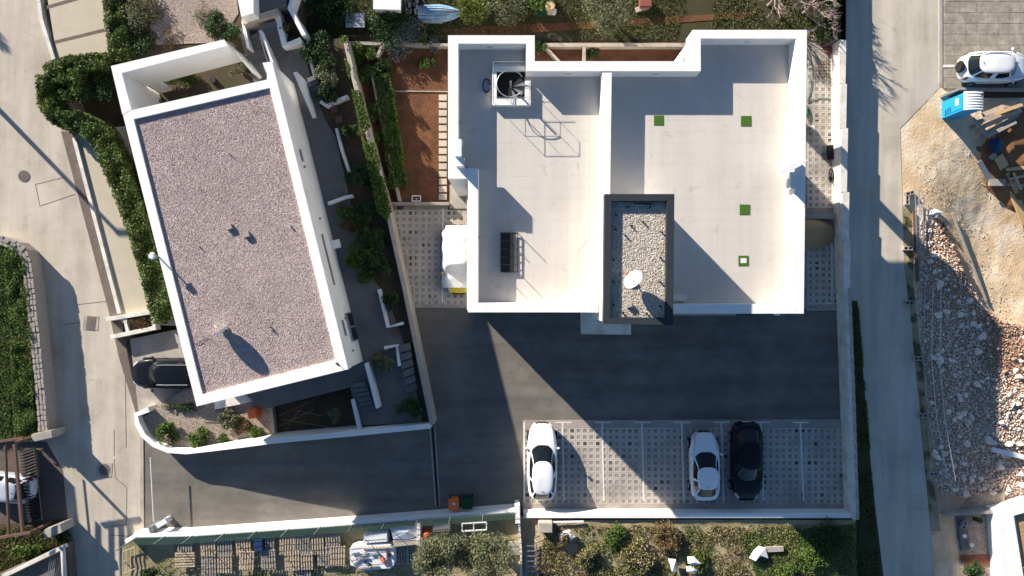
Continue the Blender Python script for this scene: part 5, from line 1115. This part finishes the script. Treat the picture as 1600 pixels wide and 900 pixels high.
# fence panels with block feet
BL = MB(); 
def block(label, x, y, rz, z=0, up=False):
    t = thing('hollow_block', label, 'block', P(x, y, z)); p = P(x, y, z+.12); R = Matrix.Rotation(rz, 3, 'Z')
    for dx, dy, sx, sy in ((0, .1, .56, .05), (0, -.1, .56, .05), (-.26, 0, .05, .15), (0, 0, .05, .15), (.26, 0, .05, .15)): q = R @ Vector((dx, dy, 0)); MB().box((p.x+q.x, p.y+q.y, p.z), (sx, sy, .24), rz).build('web', CONC, t)
block('upright grey hollow block at the top of the fence stack', 1417, 313, UP); block('grey hollow block lying across the fence stack end', 1421, 302, .3)
block('hollow block foot on the grass by the road', 1418, 388, 0); block('hollow block foot in shade beside the rubble', 1420, 473, 0); block('hollow block foot halfway along the shaded fence', 1434, 560, 0); block('hollow block foot lower along the shaded fence', 1441, 649, 0); block('lowest hollow block foot near the rubble end', 1458, 740, 0)
for i, (a, b, z, mt, lab) in enumerate((((1433, 305), (1436, 395), .3, GALV, 'left galvanised fence panel lying by the road'), ((1439, 298), (1441, 395), .35, GALV, 'right galvanised fence panel lying by the road'))):
    t = thing('fence_panel', lab, 'fence panel', P(*a, 0)); wv = Vector((.22, 0, 0))
    A, Bq = P(*a, z), P(*b, z)
    for s in (-.5, .5): MB().tube([A+wv*s, Bq+wv*s], .025, 6).build('tube', mt, t)
    for j in range(12): c = A.lerp(Bq, j/11); MB().tube([c-wv*.5, c+wv*.5], .012, 4).build('bar', mt, t)
MB().beam(P(1428, 330, .1), P(1434, 440, .1), .16, .1).build('rusty_beam', RUST, label='long rusty beam lying beside the fence panels', cat='beam')
t = thing('site_fence', 'thin wire site fence standing along the shaded rubble', 'fence', P(1445, 560, 0))
for a, b in (((1444, 450), (1442, 560)), ((1442, 560), (1450, 650)), ((1450, 650), (1466, 740))):
    for z in (.1, .9, 1.7): MB().tube([P(*a, 0)+Vector((0, 0, z)), P(*b, 0)+Vector((0, 0, z))], .02, 5).build('rail', GALV, t)
    MB().tube([P(*a, 0), P(*a, 0)+Vector((0, 0, 1.75))], .025, 6).build('post', GALV, t)
def plank(label, a, b, w, h, z, mat, name='plank'):
    za = z+cz(*a); zb_ = z+cz(*b); MB().beam(P(*a, za), P(*b, zb_), w, h).build(name, mat, bevel=.01, label=label, cat='plank')
plank('long brown pole lying on the sand right of the rubble', (1488, 333), (1541, 470), .12, .12, .1, WOODG, 'timber_pole')
plank('dark thin bar across the top of the rubble', (1462, 345), (1506, 393), .06, .06, .35, RUST, 'steel_bar')
plank('white beam lying across the rubble near the right edge', (1550, 702), (1615, 718), .3, .14, .65, WPLAST, 'beam')
plank('broad yellow plank at the right edge of the sand', (1582, 295), (1603, 350), .55, .1, .15, WOODL)
plank('pale plywood sheet on the timber pile', (1577, 268), (1592, 300), .5, .06, .25, WOODL, 'plywood_sheet')
PLK = [((1515, 200), (1570, 172)), ((1522, 208), (1585, 165)), ((1530, 215), (1592, 178)), ((1528, 190), (1560, 180)), ((1540, 196), (1596, 172)), ((1520, 185), (1548, 215)), ((1545, 212), (1588, 190)), ((1535, 180), (1590, 158))]
for i, (a, b) in enumerate(PLK): plank(f'grey formwork board, {ORD[i]} in the pile below the toilet cabin', a, b, random.uniform(.2, .32), .06, .3+.08*i, (WOODG, WOOD, WOODG)[i % 3], 'formwork_board')
plank('sunlit pale board on top of the formwork pile', (1556, 178), (1598, 163), .22, .05, 1.0, WOODL)
for i, (a, b, w, mt) in enumerate((((1530, 252), (1552, 290), .35, GREYM), ((1545, 285), (1572, 285), .45, CONC), ((1560, 244), (1570, 262), .6, WOODL), ((1572, 265), (1600, 262), .22, WOODL), ((1548, 248), (1556, 240), .3, CONC), ((1578, 280), (1600, 275), .15, WOOD), ((1575, 288), (1600, 290), .12, WOODG), ((1584, 270), (1596, 296), .12, WOOD))):
    plank(f'scrap board, {ORD[i]} in the loose pile at the sand edge', a, b, w, .08, .25+.04*i, mt, 'scrap_board')
sheet('dark blue plastic sack beside the formwork pile', [(1548, 217), (1560, 214), (1568, 226), (1564, 238), (1552, 240), (1546, 228)], .1, HOSEB, 'sack')
sheet('small white bag by the fence stack', [(1452, 330), (1460, 326), (1474, 332), (1462, 337), (1452, 336)], -.1, WPLAST, 'bag')
plank('short concrete pipe beside the white bag', (1463, 338), (1473, 346), .2, .2, .2, GUTTER, 'pipe')
# portable toilet
t = thing('portable_toilet', 'bright blue portable toilet cabin with white ribbed roof', 'toilet', P(1515, 175, 0)); p = P(1523, 157, 2.2); a = .03; R = Matrix.Rotation(a, 3, 'Z')
MB().box((p.x, p.y, 1.02), (1.1, 1.05, 2.2), a).build('cabin', BLUEP, t, bevel=.03)
MB().grid(lambda u, v: (p.x+(u-.5)*1.18, p.y+(v-.5)*1.12, 2.12+.14*max(0,math.sin(u*3.1416))**.6+.02*math.sin(v*44)), 24, 44).build('roof', WPLAST, t, smooth=True)
MB().tube([(p.x+.4, p.y+.35, 2.1), (p.x+.4, p.y+.35, 2.45)], .05, 10).build('vent_pipe', PLASTIC, t)
MB().box((p.x-.56, p.y-.05, 1.05), (.03, .7, 1.8), a).build('door', BLUEP, t, bevel=.01)
MB().box((p.x-.585, p.y+.1, 1.5), (.02, .4, .3), a).build('sign_panel', WPLAST, t)
for i in range(4): MB().box((p.x-.585, p.y-.25+.02*i, .4+i*.16), (.03, .3, .04), a).build('louvre', HOSEB, t)
wall_line(MB(), [(1474, 149), (1500, 138), (1620, 140)], .14, -.4, .35).build('lot_edge_wall', CONC, label='pale low edge wall between the paved lot and site', cat='wall')
MB().pp([(1480, 152), (1505, 140), (1620, 143), (1620, 152), (1500, 153)], -.3, .01).build('dark_trench', SOIL, kind='structure')
# lower right patio
structure('patio_gravel', [(1462, 770), (1570, 770), (1580, 960), (1470, 960), (1462, 860)], -1.4, -.62, BEIGEG)
MB().pp([(1500, 870-2), (1572, 866), (1574, 884), (1510, 886)], -.7, -.58).build('red_tile_strip', REDT, label='red brick tile strip before the corner house', cat='paving')
MB().pp([(1494, 806), (1508, 804), (1517, 858), (1503, 861)], -.7, -.5).build('dark_slab', TILE_D, label='dark slab path beside the patio wall', cat='slab')
wall_line(MB(), [(1478, 805), (1562, 800)], .16, -1, .1).build('patio_wall', CONC, label='thin grey wall along the top of the patio', cat='wall')
block('white frame lying on the dark slab', 1506, 820, 1.2, -.5)
shrub('round_bush', 'dark green bush at the bottom right edge', 1523, 896, -.6, .75, .8, LEAF_D, 1600, .07)
shrub('low_plant', 'small dark plant inside the patio wall', 1527, 812, -.6, .3, .4, LEAF_D, 250, .06)
for x, y, lab in ((1508, 838, 'white pot on the dark slab'), (1519, 852, 'white pot at the end of the dark slab')): MB().tube(V(x, y, -.5, -.3), .1, 12, .13).build('plant_pot', WPLAST, label=lab, cat='pot')
# site panels: hoarding that shades the lower road
